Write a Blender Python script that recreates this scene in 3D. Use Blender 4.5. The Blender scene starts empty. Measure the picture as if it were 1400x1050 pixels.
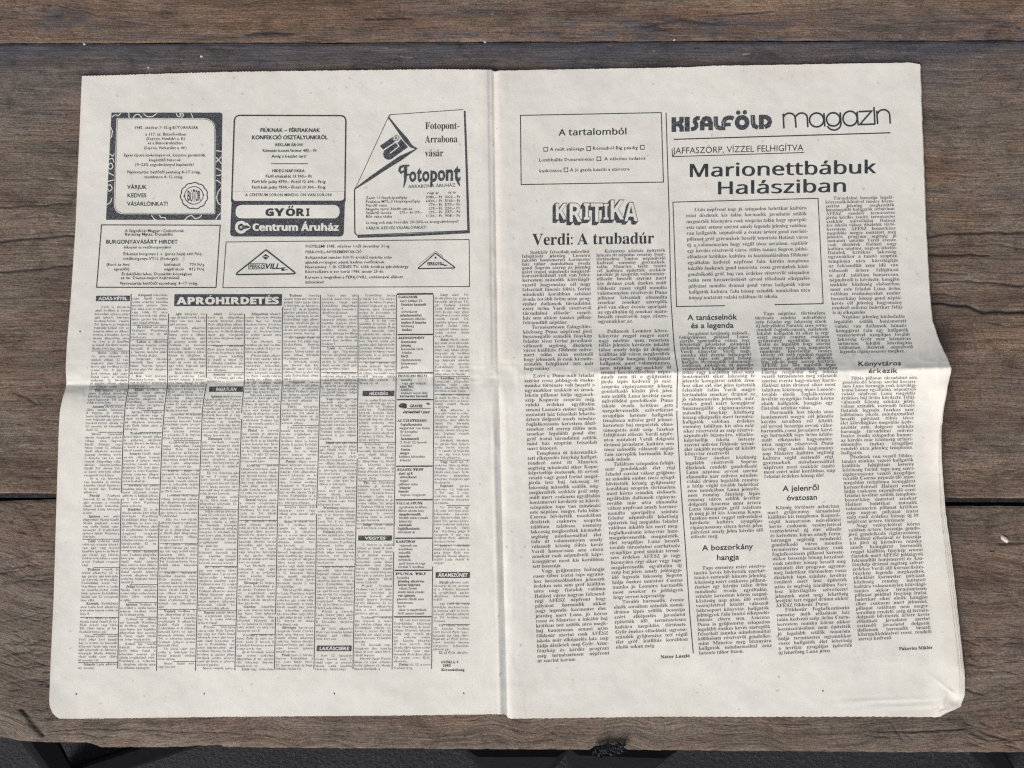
import bpy, math, random
import numpy as np
from mathutils import Matrix, Vector, geometry

scene = bpy.context.scene
rng = np.random.default_rng(11)
random.seed(5)

# ------------------------------------------------------------------ camera, sky, sun, exposure
FPX, CX, CY = 1050.0, 700.0, 525.0            # focal length and centre on a 1400 x 1050 frame
TILT, DIST = math.radians(5.6), 0.525
cam = bpy.data.cameras.new('camera')
cam.sensor_width = 36.0
cam.lens = 36.0 * FPX / 1400.0
cam.clip_start, cam.clip_end = 0.01, 200.0
cam_o = bpy.data.objects.new('camera', cam)
scene.collection.objects.link(cam_o)
CAM = np.array([0.0, -DIST * math.sin(TILT), DIST * math.cos(TILT)])
cam_o.location = CAM
cam_o.rotation_euler = (TILT, 0, 0)
scene.camera = cam_o

SUN_EL, SUN_AZ = math.radians(33), math.radians(214)   # azimuth from +Y, clockwise: light comes over the near left edge
world = bpy.data.worlds.new("World")
scene.world = world
world.use_nodes = True
wn = world.node_tree
sky = wn.nodes.new('ShaderNodeTexSky')
sky.sky_type = 'NISHITA'
sky.sun_disc = False
sky.sun_elevation = SUN_EL
sky.sun_rotation = SUN_AZ
sky.air_density = 1.0
sky.dust_density = 4.0
sky.ozone_density = 1.0
veil = wn.nodes.new('ShaderNodeHueSaturation')                        # thin overcast: the blue is washed out
veil.inputs['Saturation'].default_value = .38
wn.links.new(sky.outputs[0], veil.inputs['Color'])
wn.links.new(veil.outputs[0], wn.nodes['Background'].inputs[0])
wn.nodes['Background'].inputs[1].default_value = 0.06
sun = bpy.data.lights.new('sun', 'SUN')
sun.energy = 1.5
sun.angle = math.radians(36)
sun.color = (1.0, 0.965, 0.92)
sun_o = bpy.data.objects.new('sun', sun)
scene.collection.objects.link(sun_o)
sd = Vector((math.sin(SUN_AZ) * math.cos(SUN_EL), math.cos(SUN_AZ) * math.cos(SUN_EL), math.sin(SUN_EL)))
sun_o.rotation_euler = sd.to_track_quat('Z', 'Y').to_euler()
sun_o.location = sd * 3

scene.view_settings.view_transform = 'Standard'
scene.view_settings.look = 'None'
scene.view_settings.exposure = 1.02
scene.view_settings.gamma = 1.0
scene.view_settings.use_curve_mapping = False
scene.render.engine = 'CYCLES'
scene.cycles.use_denoising = False
scene.cycles.max_bounces = 6
scene.cycles.filter_width = 1.25
scene.cycles.sample_clamp_indirect = 4.0

# ------------------------------------------------------------------ helpers
_ct, _st = math.cos(TILT), math.sin(TILT)
def unproj(px, py, z):
    """photo measurements -> world point on the level z"""
    px = np.asarray(px, float); py = np.asarray(py, float); z = np.asarray(z, float)
    a = (px - CX) / FPX; b = (CY - py) / FPX
    dx, dy, dz = a, b * _ct + _st, b * _st - _ct
    t = (z - CAM[2]) / dz
    return np.stack([CAM[0] + dx * t, CAM[1] + dy * t, np.broadcast_to(z, np.shape(px)) + 0 * t], -1)

def tab(pts):
    a = np.array(pts, float)
    return lambda v: np.interp(v, a[:, 0], a[:, 1])
def sst(a, b, x):
    t = np.clip((np.asarray(x, float) - a) / (b - a), 0, 1)
    return t * t * (3 - 2 * t)

_perm = {}
def vnoise(x, y, seed=0):
    """smooth value noise, about -1..1"""
    if seed not in _perm:
        _perm[seed] = np.random.default_rng(seed + 100).uniform(-1, 1, (256, 256))
    g = _perm[seed]
    xi = np.floor(x).astype(int); yi = np.floor(y).astype(int)
    fx = x - xi; fy = y - yi
    fx = fx * fx * (3 - 2 * fx); fy = fy * fy * (3 - 2 * fy)
    xi &= 255; yi &= 255; x2 = (xi + 1) & 255; y2 = (yi + 1) & 255
    return (g[yi, xi] * (1 - fx) + g[yi, x2] * fx) * (1 - fy) + (g[y2, xi] * (1 - fx) + g[y2, x2] * fx) * fy
def fbm(x, y, seed=0, n=4):
    s, a = 0, 1.0
    for k in range(n):
        s = s + a * vnoise(x * 2 ** k, y * 2 ** k, seed + k); a *= .5
    return s

def mesh_obj(name, verts, faces, mats, parent=None, fmat=None, smooth=False, attrs=None):
    """faces: (n,3) or (n,4) int array, or list of such arrays"""
    me = bpy.data.meshes.new(name)
    verts = np.asarray(verts, np.float32)
    if not isinstance(faces, list): faces = [faces]
    faces = [np.asarray(f, np.int32) for f in faces if len(f)]
    nl = sum(f.size for f in faces); nf = sum(len(f) for f in faces)
    me.vertices.add(len(verts)); me.vertices.foreach_set('co', verts.ravel())
    me.loops.add(nl); me.polygons.add(nf)
    me.loops.foreach_set('vertex_index', np.concatenate([f.ravel() for f in faces]))
    st, o = [], 0
    for f in faces:
        k = f.shape[1]
        st.append(o + np.arange(len(f)) * k); o += f.size
    me.polygons.foreach_set('loop_start', np.concatenate(st).astype(np.int32))
    me.polygons.foreach_set('use_smooth', np.full(nf, bool(smooth)))
    for m in (mats if isinstance(mats, (list, tuple)) else [mats]): me.materials.append(m)
    if fmat is not None: me.polygons.foreach_set('material_index', np.asarray(fmat, np.int32))
    for k, v in (attrs or {}).items():
        v = np.asarray(v, np.float32)
        at = me.attributes.new(k, 'FLOAT' if v.ndim == 1 else 'FLOAT_VECTOR', 'POINT')
        at.data.foreach_set('value' if v.ndim == 1 else 'vector', v.ravel())
    me.update(calc_edges=True)
    me.validate()
    o = bpy.data.objects.new(name, me)
    scene.collection.objects.link(o)
    if parent: o.parent = parent
    return o

def grid_faces(nx, ny):
    i = np.arange(nx - 1)[None, :] + nx * np.arange(ny - 1)[:, None]
    i = i.ravel()
    return np.stack([i, i + nx, i + nx + 1, i + 1], -1)

def tag(o, label=None, cat=None, group=None, kind=None):
    for k, v in (('label', label), ('category', cat), ('group', group), ('kind', kind)):
        if v: o[k] = v
    return o
def empty(name, loc=(0, 0, 0)):
    o = bpy.data.objects.new(name, None)
    o.empty_display_size = .05
    scene.collection.objects.link(o); o.location = loc
    return o

# ------------------------------------------------------------------ materials
class NT:
    def __init__(s, name):
        s.m = bpy.data.materials.new(name); s.m.use_nodes = True
        s.t = s.m.node_tree; s.b = s.t.nodes['Principled BSDF']
    def n(s, t, **kw):
        nd = s.t.nodes.new('ShaderNode' + t)
        for k, v in kw.items(): setattr(nd, k, v)
        return nd
    def l(s, a, b): s.t.links.new(a, b)
    def noise(s, vec, scale, detail=4, rough=.55, dist=0):
        nd = s.n('TexNoise'); nd.inputs['Scale'].default_value = scale; nd.inputs['Detail'].default_value = detail
        nd.inputs['Roughness'].default_value = rough; nd.inputs['Distortion'].default_value = dist
        s.l(vec, nd.inputs['Vector']); return nd.outputs['Fac']
    def mapping(s, vec, sc):
        nd = s.n('Mapping'); nd.inputs['Scale'].default_value = sc; s.l(vec, nd.inputs['Vector']); return nd.outputs[0]
    def ramp(s, fac, stops):
        nd = s.n('ValToRGB'); cr = nd.color_ramp
        while len(cr.elements) < len(stops): cr.elements.new(.5)
        for e, (p, c) in zip(cr.elements, stops):
            e.position = p; e.color = (*c, 1) if len(c) == 3 else c
        s.l(fac, nd.inputs[0]); return nd.outputs[0]
    def mix(s, fac, a, b, mode='MIX'):
        nd = s.n('Mix', data_type='RGBA', blend_type=mode)
        for v, k in ((fac, 0), (a, 6), (b, 7)):
            if hasattr(v, 'links'): s.l(v, nd.inputs[k])
            else: nd.inputs[k].default_value = v if k == 0 else (*v, 1)
        return nd.outputs[2]
    def math(s, op, a, b=0.0, clamp=False):
        nd = s.n('Math', operation=op); nd.use_clamp = clamp
        for v, k in ((a, 0), (b, 1)):
            if hasattr(v, 'links'): s.l(v, nd.inputs[k])
            else: nd.inputs[k].default_value = v
        return nd.outputs[0]
    def bump(s, h, strength, dist):
        nd = s.n('Bump'); nd.inputs['Strength'].default_value = strength; nd.inputs['Distance'].default_value = dist
        s.l(h, nd.inputs['Height']); s.l(nd.outputs[0], s.b.inputs['Normal'])

def g3(v): return (v, v, v)

def paper_mat():
    k = NT('newsprint')
    tc = k.n('TexCoord').outputs['Object']
    big = k.noise(tc, 14, 3)
    fine = k.noise(tc, 900, 3, .7)
    mid = k.noise(tc, 120, 4, .6)
    col = k.ramp(big, [(.3, (.632, .620, .575)), (.7, (.684, .670, .625))])
    c2 = k.ramp(fine, [(.3, g3(.965)), (.7, g3(1.0))])
    col = k.mix(1.0, col, c2, 'MULTIPLY')
    c3 = k.ramp(mid, [(.35, (.95, .945, .935)), (.6, g3(1.0))])
    col = k.mix(1.0, col, c3, 'MULTIPLY')
    bl = k.noise(tc, 34, 5, .65, .8)
    col = k.mix(k.ramp(bl, [(.50, g3(0)), (.72, g3(.30))]), col, (.60, .565, .49))
    gh = k.n('Attribute', attribute_name='ghost').outputs['Fac']          # print on the other side showing faintly through
    gn = k.noise(k.mapping(tc, (420, 800, 1)), 1, 2, .6)
    col = k.mix(k.math('MULTIPLY', gh, k.ramp(gn, [(.42, g3(0)), (.62, g3(.16))])), col, (.36, .37, .37))
    # yellowed rim of the sheet (attribute painted from the distance to the cut edge)
    at = k.n('Attribute', attribute_name='rim').outputs['Fac']
    col = k.mix(at, col, (.62, .545, .47))
    # a few brown specks in the pulp
    sp = k.noise(tc, 260, 1, .4)
    sm = k.ramp(sp, [(.74, g3(0)), (.78, g3(.5))])
    col = k.mix(sm, col, (.36, .32, .27))
    k.l(col, k.b.inputs['Base Color'])
    k.b.inputs['Roughness'].default_value = .85
    k.b.inputs['Specular IOR Level'].default_value = .25
    h = k.math('ADD', k.noise(tc, 1200, 2), k.math('MULTIPLY', k.noise(tc, 60, 5), 6.0))
    k.bump(h, .16, .00025)
    return k.m
def ink_mat(name, lo, hi, thr=(.35, .75)):
    k = NT(name)
    tc = k.n('TexCoord').outputs['Object']
    n = k.noise(tc, 1100, 4, .7)
    k.l(k.ramp(n, [(thr[0], lo), (thr[1], hi)]), k.b.inputs['Base Color'])
    k.b.inputs['Roughness'].default_value = .7
    k.b.inputs['Specular IOR Level'].default_value = .25
    return k.m

def wood_mat():
    k = NT('weathered_wood')
    gv = k.n('Attribute', attribute_name='grain').outputs['Vector']
    crack = k.n('Attribute', attribute_name='crack').outputs['Fac']
    stain = k.n('Attribute', attribute_name='stain').outputs['Fac']
    warm = k.n('Attribute', attribute_name='warm').outputs['Fac']
    base = k.noise(k.mapping(gv, (5, 42, 1)), 1, 6, .6, .3)
    streak = k.noise(k.mapping(gv, (26, 430, 1)), 1, 5, .62, .2)
    fib = k.noise(k.mapping(gv, (150, 2200, 1)), 1, 3, .6)
    patch = k.noise(k.mapping(gv, (9, 13, 1)), 1, 5, .6, .5)
    col = k.ramp(base, [(.28, (.080, .063, .051)), (.5, (.140, .112, .091)), (.72, (.195, .159, .131))])
    wcol = k.ramp(base, [(.28, (.090, .055, .038)), (.5, (.165, .104, .071)), (.72, (.240, .162, .113))])
    wf = k.math('MULTIPLY', k.ramp(patch, [(.45, g3(0)), (.64, g3(1))]), .60)
    wf = k.math('ADD', wf, warm, True)
    col = k.mix(wf, col, wcol)
    col = k.mix(1.0, col, k.ramp(streak, [(.28, g3(.50)), (.45, g3(.95)), (.75, g3(1.18))]), 'MULTIPLY')
    col = k.mix(1.0, col, k.ramp(fib, [(.3, g3(.80)), (.7, g3(1.14))]), 'MULTIPLY')
    fs = k.noise(k.mapping(gv, (55, 900, 1)), 1, 4, .7, .3)
    col = k.mix(1.0, col, k.ramp(fs, [(.33, g3(.60)), (.47, g3(1.0)), (.70, g3(1.22))]), 'MULTIPLY')
    mott = k.noise(k.mapping(gv, (560, 760, 1)), 1, 3, .7)
    col = k.mix(1.0, col, k.ramp(mott, [(.34, g3(.66)), (.5, g3(1.0)), (.68, g3(1.30))]), 'MULTIPLY')
    red = k.noise(k.mapping(gv, (22, 36, 1)), 1, 4, .6, .8)
    col = k.mix(k.ramp(red, [(.52, g3(0)), (.70, g3(.45))]), col, (.128, .086, .068))
    # dark blue-grey damp / ink stain along the far edge of the wide board and in blotches
    st = k.math('MULTIPLY', stain, k.ramp(patch, [(.2, g3(.75)), (.6, g3(1))]))
    scol = k.ramp(streak, [(.3, (.040, .041, .052)), (.7, (.084, .084, .100))])
    col = k.mix(st, col, scol)
    # grey-green patches of lichen-thin weathering
    gr = k.math('MULTIPLY', k.ramp(k.noise(k.mapping(gv, (16, 60, 1)), 1, 4, .6), [(.55, g3(0)), (.72, g3(1))]), .35)
    col = k.mix(gr, col, (.112, .108, .082))
    # scuffs, pits and grime with no grain direction
    sc_ = k.noise(k.mapping(gv, (260, 330, 1)), 1, 4, .75, .6)
    col = k.mix(1.0, col, k.ramp(sc_, [(.30, g3(.62)), (.46, g3(1.0)), (.62, g3(1.02)), (.75, g3(1.32))]), 'MULTIPLY')
    gm = k.noise(k.mapping(gv, (30, 55, 1)), 1, 5, .7, 1.2)
    col = k.mix(1.0, col, k.ramp(gm, [(.30, g3(.55)), (.5, g3(1.0)), (.72, g3(1.20))]), 'MULTIPLY')
    # small black flecks and pores
    fl = k.noise(k.mapping(gv, (170, 520, 1)), 1, 2, .5)
    col = k.mix(k.ramp(fl, [(.665, g3(0)), (.73, g3(.8))]), col, (.035, .028, .024))
    # pale dry fibres and scuffs
    pf = k.noise(k.mapping(gv, (90, 420, 1)), 1, 2, .5, 1.0)
    col = k.mix(k.ramp(pf, [(.67, g3(0)), (.77, g3(.5))]), col, (.30, .265, .225))
    col = k.mix(crack, col, (.020, .017, .016))
    k.l(col, k.b.inputs['Base Color'])
    k.b.inputs['Roughness'].default_value = .8
    k.b.inputs['Specular IOR Level'].default_value = .3
    h = k.math('ADD', k.math('MULTIPLY', streak, 1.4), k.math('ADD', k.math('MULTIPLY', fib, .5), k.math('ADD', k.math('MULTIPLY', sc_, 1.2), k.math('MULTIPLY', fs, 1.1))))
    k.bump(h, .7, .0007)
    return k.m
def asphalt_mat():
    k = NT('dark_asphalt')
    tc = k.n('TexCoord').outputs['Object']
    n = k.noise(tc, 170, 3, .6); b = k.noise(tc, 9, 4)
    vo = k.n('TexVoronoi'); vo.inputs['Scale'].default_value = 120; k.l(tc, vo.inputs['Vector'])
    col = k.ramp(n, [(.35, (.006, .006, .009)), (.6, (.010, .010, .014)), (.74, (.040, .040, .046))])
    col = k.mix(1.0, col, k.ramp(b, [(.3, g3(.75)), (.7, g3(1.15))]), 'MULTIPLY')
    spk = k.ramp(vo.outputs['Distance'], [(.10, g3(.6)), (.22, g3(0))])
    spk = k.math('MULTIPLY', spk, k.ramp(k.noise(tc, 60, 2), [(.5, g3(0)), (.65, g3(1))]))
    col = k.mix(spk, col, (.07, .07, .07))
    k.l(col, k.b.inputs['Base Color']); k.b.inputs['Roughness'].default_value = .9
    k.bump(n, .8, .004)
    return k.m
def plain(name, c, rough=.6, metal=0, nsc=80, amp=.25):
    k = NT(name)
    tc = k.n('TexCoord').outputs['Object']
    n = k.noise(tc, nsc, 4)
    k.l(k.ramp(n, [(.3, tuple(v * (1 - amp) for v in c)), (.7, tuple(v * (1 + amp) for v in c))]), k.b.inputs['Base Color'])
    k.b.inputs['Roughness'].default_value = rough; k.b.inputs['Metallic'].default_value = metal
    k.bump(n, .3, .001)
    return k.m

PAPER = paper_mat()
INK = ink_mat('black_print', (.018, .020, .026), (.085, .088, .095), (.40, .74))
INKB = ink_mat('body_print', (.048, .050, .055), (.13, .13, .135))
BLEED = ink_mat('solid_print', (.024, .028, .036), (.19, .195, .205), (.44, .74))
WOOD = wood_mat()
ASPH = asphalt_mat()
INKL = ink_mat('worn_print', (.10, .102, .107), (.26, .26, .265), (.3, .8))
STEEL = plain('black_painted_steel', (.006, .006, .008), .95)
STEEL.node_tree.nodes['Principled BSDF'].inputs['Specular IOR Level'].default_value = .08
CHIP = plain('pale_chip', (.52, .46, .42), .8, 0, 300)
GRIT = plain('white_grit', (.50, .50, .50), .7, 0, 900)
LINT = plain('black_lint', (.010, .012, .014), .8, 0, 900)
LINTW = plain('grey_lint', (.20, .21, .22), .8, 0, 900)

# ------------------------------------------------------------------ glyphs: every letter is filled outline geometry
STY = {  # capital, small, digit code points, outline offset, curve resolution
    'gill': (65, 97, 48, 0.0, 3), 'gillb': (65, 97, 48, 0.016, 3), 'gillx': (65, 97, 48, 0.035, 4),
    'small': (65, 97, 48, 0.008, 1),
    'serif': (0x1D400, 0x1D41A, 0x1D7CE, 0.0, 4), 'body': (0x1D400, 0x1D41A, 0x1D7CE, -0.006, 1),
    'light': (0x1D400, 0x1D41A, 0x1D7CE, -0.015, 1),
    'bodyb': (0x1D400, 0x1D41A, 0x1D7CE, 0.012, 1),
    'sans': (0x1D5A0, 0x1D5BA, 0x1D7E2, 0.0, 4), 'sansb': (0x1D5D4, 0x1D5EE, 0x1D7EC, 0.0, 4),
    'sansx': (0x1D5D4, 0x1D5EE, 0x1D7EC, 0.03, 3),
}
ACC = {'á': 'a1', 'é': 'e1', 'í': 'i1', 'ó': 'o1', 'ú': 'u1', 'ö': 'o2', 'ü': 'u2', 'ő': 'o3', 'ű': 'u3',
       'Á': 'A1', 'É': 'E1', 'Í': 'I1', 'Ó': 'O1', 'Ú': 'U1', 'Ö': 'O2', 'Ü': 'U2', 'Ő': 'O3', 'Ű': 'U3'}
LETT = [chr(c) for c in list(range(65, 91)) + list(range(97, 123)) + list(range(48, 58))]
PUNC = list('.,:;-–—!?()%+/„”"\'=*')
def _cp(ch, st):
    U, L, D = STY[st][:3]
    if 'A' <= ch <= 'Z': return chr(U + ord(ch) - 65)
    if 'a' <= ch <= 'z': return chr(L + ord(ch) - 97)
    if '0' <= ch <= '9': return chr(D + ord(ch) - 48)
    return ch
NEED = {'sans': 'AMHabeiklmnorstuzó', 'sansb': 'APROHIDETSKGYCVLNZentrumahoz', 'sansx': 'APROHIDETSKGYCVLNZo'}
def charset(st):
    if st in NEED: return [c for c in LETT if c in NEED[st]] + list('.')
    return LETT + PUNC + (list(ACC) if STY[st][0] == 65 else [])
GL = {}
def load_glyphs():
    """all letters of one style are laid out one per line in a text object; the filled outlines are kept, the text removed"""
    objs = {}
    for st in STY:
        chars = charset(st)
        for suf in ('', 'H'):
            c = bpy.data.curves.new('g', 'FONT')
            c.body = '\n'.join(_cp(ch, st) + suf for ch in ['H'] + chars)
            c.resolution_u = STY[st][4]; c.offset = STY[st][3]; c.space_line = 4.0
            o = bpy.data.objects.new('g', c); scene.collection.objects.link(o)
            objs[(st, suf)] = o
    dg = bpy.context.evaluated_depsgraph_get()
    def grab(o):
        e = o.evaluated_get(dg); m = e.to_mesh()
        v = np.empty(len(m.vertices) * 3, np.float32); m.vertices.foreach_get('co', v)
        m.calc_loop_triangles()
        t = np.empty(len(m.loop_triangles) * 3, np.int32); m.loop_triangles.foreach_get('vertices', t)
        e.to_mesh_clear()
        return v.reshape(-1, 3)[:, :2].copy(), t.reshape(-1, 3).copy()
    for st in STY:
        chars = ['H'] + charset(st)
        v, t = grab(objs[(st, '')]); v2, _ = grab(objs[(st, 'H')])
        LD = 4.0
        row = np.round((.3 - v[:, 1]) / LD).astype(int); row2 = np.round((.3 - v2[:, 1]) / LD).astype(int)
        trow = row[t[:, 0]]
        hx = v[row == 0][:, 0].max()
        for k, ch in enumerate(chars):
            idx = np.nonzero(row == k)[0]
            adv = float(v2[row2 == k][:, 0].max() - hx)
            tt = t[trow == k]
            if len(idx):
                vv = v[idx].copy(); vv[:, 1] += LD * k
                remap = np.zeros(len(v), np.int32); remap[idx] = np.arange(len(idx))
                adv = max(adv, float(vv[:, 0].max()) + .01)
                GL[(st, ch)] = (vv, remap[tt], adv)
            else:
                GL[(st, ch)] = (np.zeros((0, 2), np.float32), np.zeros((0, 3), np.int32), adv)
        GL[(st, ' ')] = (np.zeros((0, 2), np.float32), np.zeros((0, 3), np.int32), .28)
        if STY[st][0] != 65:
            for a, b in ACC.items():
                if (st, b[0]) not in GL: continue
                v, t, adv = GL[(st, b[0])]
                if b[0] == 'i':                                      # drop the dot under the accent
                    keep = (v[t][:, :, 1].min(1) < .5)
                    t = t[keep]
                cx = (v[:, 0].min() + v[:, 0].max()) / 2; top = v[:, 1].max() if b[0] != 'i' else .48
                def sl(x): return [(x - .05, top + .05), (x + .03, top + .05), (x + .12, top + .21), (x + .01, top + .21)]
                def sq(x): return [(x - .055, top + .06), (x + .055, top + .06), (x + .055, top + .18), (x - .055, top + .18)]
                q = [sl(cx)] if b[1] == '1' else ([sq(cx - .12), sq(cx + .12)] if b[1] == '2' else [sl(cx - .13), sl(cx + .06)])
                vv, tt = [v], [t]; n = len(v)
                for p in q:
                    vv.append(np.array(p, np.float32)); tt.append(np.array([[n, n + 1, n + 2], [n, n + 2, n + 3]], np.int32)); n += 4
                GL[(st, a)] = (np.concatenate(vv), np.concatenate(tt), adv)
    for o in objs.values():
        d = o.data; bpy.data.objects.remove(o); bpy.data.curves.remove(d)
load_glyphs()
CAPH = {st: float(GL[(st, 'H')][0][:, 1].max()) if len(GL[(st, 'H')][0]) else .7 for st in STY}
def width(s, st): return sum(GL.get((st, c), GL[(st, 'o')])[2] for c in s)

# ------------------------------------------------------------------ the lie of the sheet (mm above the boards)
YF = tab([(60, 528), (330, 521), (540, 516), (690, 513), (930, 509), (1130, 507.5), (1301, 503)])
XS = tab([(90, 674.5), (97, 675), (500, 680.5), (514, 681.5), (980, 693.5), (990, 694)])
XL = tab([(90, 113.5), (104, 113), (315, 104), (411, 97.5), (470, 92.5), (503, 90.8), (522, 91.8), (530, 91.2), (545, 86.5), (560, 83.2),
          (575, 82), (590, 81.3), (700, 77.8), (815, 74.5), (900, 70.5), (960, 68.2), (968, 69.5), (976, 73.7), (983, 81)])
XR = tab([(80, 1258.3), (88, 1258.5), (180, 1261.5), (315, 1266.5), (380, 1270), (420, 1273), (440, 1275.5), (470, 1286), (490, 1295.5), (503, 1301),
          (515, 1298.5), (530, 1295), (560, 1290), (590, 1286.3), (630, 1286.5), (700, 1291), (760, 1298.5), (800, 1303), (850, 1309.5),
          (890, 1314.5), (925, 1317.5), (950, 1317), (960, 1313), (968, 1311), (972, 1297), (979, 1283)])
def H(x, y):
    x = np.asarray(x, float); y = np.asarray(y, float)
    d = y - YF(x); dr = np.sqrt(d * d + 1.2) - .8
    wr = sst(682, 900, x); wl = 1 - sst(520, 690, x)
    Rm = (1.2 + 8.0 * wr + 2.6 * sst(1150, 1300, x)) * sst(640, 720, x)
    ridge = Rm * np.where(d < 0, np.exp(-dr / 52), np.exp(-dr / 40))
    amp = 3.0 + 3.2 * (1 - sst(90, 420, x))
    db = np.clip(d, 0, None); da = np.clip(-d, 0, None)
    val = np.where(d > 0, amp * (1 - np.exp(-db / 17)) * np.exp(-db / 150), 3.0 * (1 - np.exp(-da / 15)) * np.exp(-da / 120)) * wl
    up = np.clip((y - 95) / 410, 0, 1); dn = np.clip((985 - y) / 470, 0, 1)
    dome = np.where(y < 508, 4.8 * up, 4.8 * dn)
    g = x - XS(y); ag = np.sqrt(g * g + 1.0) - .6
    gut = np.where(g < 0, 2.6, 2.0) * (1 - np.exp(-ag / np.where(g < 0, 7, 5))) * np.exp(-ag / 45) * (1 - .7 * np.exp(-(d / 22) ** 2))
    crease = -.5 * np.exp(-((g + 6.2) / 1.1) ** 2) * (1 - sst(490, 512, y))      # second fold line left of the spine, upper half
    crease = crease + .55 * np.exp(-((g + 9) / 2.5) ** 2) * sst(540, 600, y)
    crk = vnoise(x / 9, y / 26, 14); cr2 = vnoise(x / 24, y / 7, 15)
    wrn = (.20 * (1 - np.abs(crk) * 2) + .22 * (1 - np.abs(cr2) * 2)) * np.exp(-np.abs(d) / 20) + .16 * (1 - 2 * np.abs(vnoise(x / 8, y / 30, 16))) * np.exp(-np.abs(g) / 22)
    wav = wrn + .55 * fbm(x / 150, y / 150, 3, 3) + .20 * vnoise(x / 34, y / 30, 9) + .06 * vnoise(x / 11, y / 10, 12) + .10 * (1 - 2 * np.abs(vnoise(x / 70 + y / 160, y / 90, 19)))
    rip = .16 * (np.sin((y + .06 * x) / 1.9) + .6 * vnoise(x / 60, y / 2.2, 37)) * np.exp(-((y - 961) / 8) ** 2) * sst(1120, 1180, x) * (1 - sst(1262, 1290, x))
    # lifted, dog-eared lower right corner
    c = sst(1262, 1318, x) * sst(740, 930, y)
    cor = 3.2 * c
    u = (x - 1300) * .62 + (y - 945) * -.78; w = (x - 1300) * .78 + (y - 945) * .62
    cor = cor + .7 * np.exp(-np.abs(u) / 1.8) * (.7 + .5 * vnoise(w / 8, w * 0, 23)) * np.exp(-(w / 24) ** 2) + .035 * np.clip(u, 0, 30) * sst(-30, 0, w) - 1.2 * np.exp(-(((x - 1305) / 9) ** 2 + ((y - 958) / 8) ** 2))
    cor = cor + 1.2 * np.exp(-np.abs((x - 1289) + (y - 962) * .35) / 2.5) * np.exp(-((y - 962) / 13) ** 2)
    lc = .6 * np.exp(-(((x - 72) / 22) ** 2 + ((y - 975) / 22) ** 2))
    rl = 3.4 * np.exp(-np.clip(XR(y) - x, 0, None) / 16) * sst(508, 535, y) * (1 - sst(600, 690, y)) * (x > 1100)
    edge = rl + 1.5 * np.exp(-(x - 66) / 22) * sst(560, 640, y) * (x < 250)
    z = 2.5 + ridge + val + dome + gut + crease + wav + rip + cor + lc + edge
    return np.clip(z, 1.9, None) * 1e-3

YT = tab([(60, 105), (113, 104), (300, 98.5), (480, 96), (610, 94.6), (672, 95.5), (676, 98), (682, 96.5), (940, 92), (970, 90), (1100, 88), (1245, 85.5), (1258, 88), (1300, 88)])
YB = tab([(60, 982), (100, 982.3), (400, 979.5), (690, 977), (693, 979), (700, 981.2), (900, 978.5), (1180, 978.5), (1283, 978.7), (1300, 975), (1320, 972)])

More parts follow.
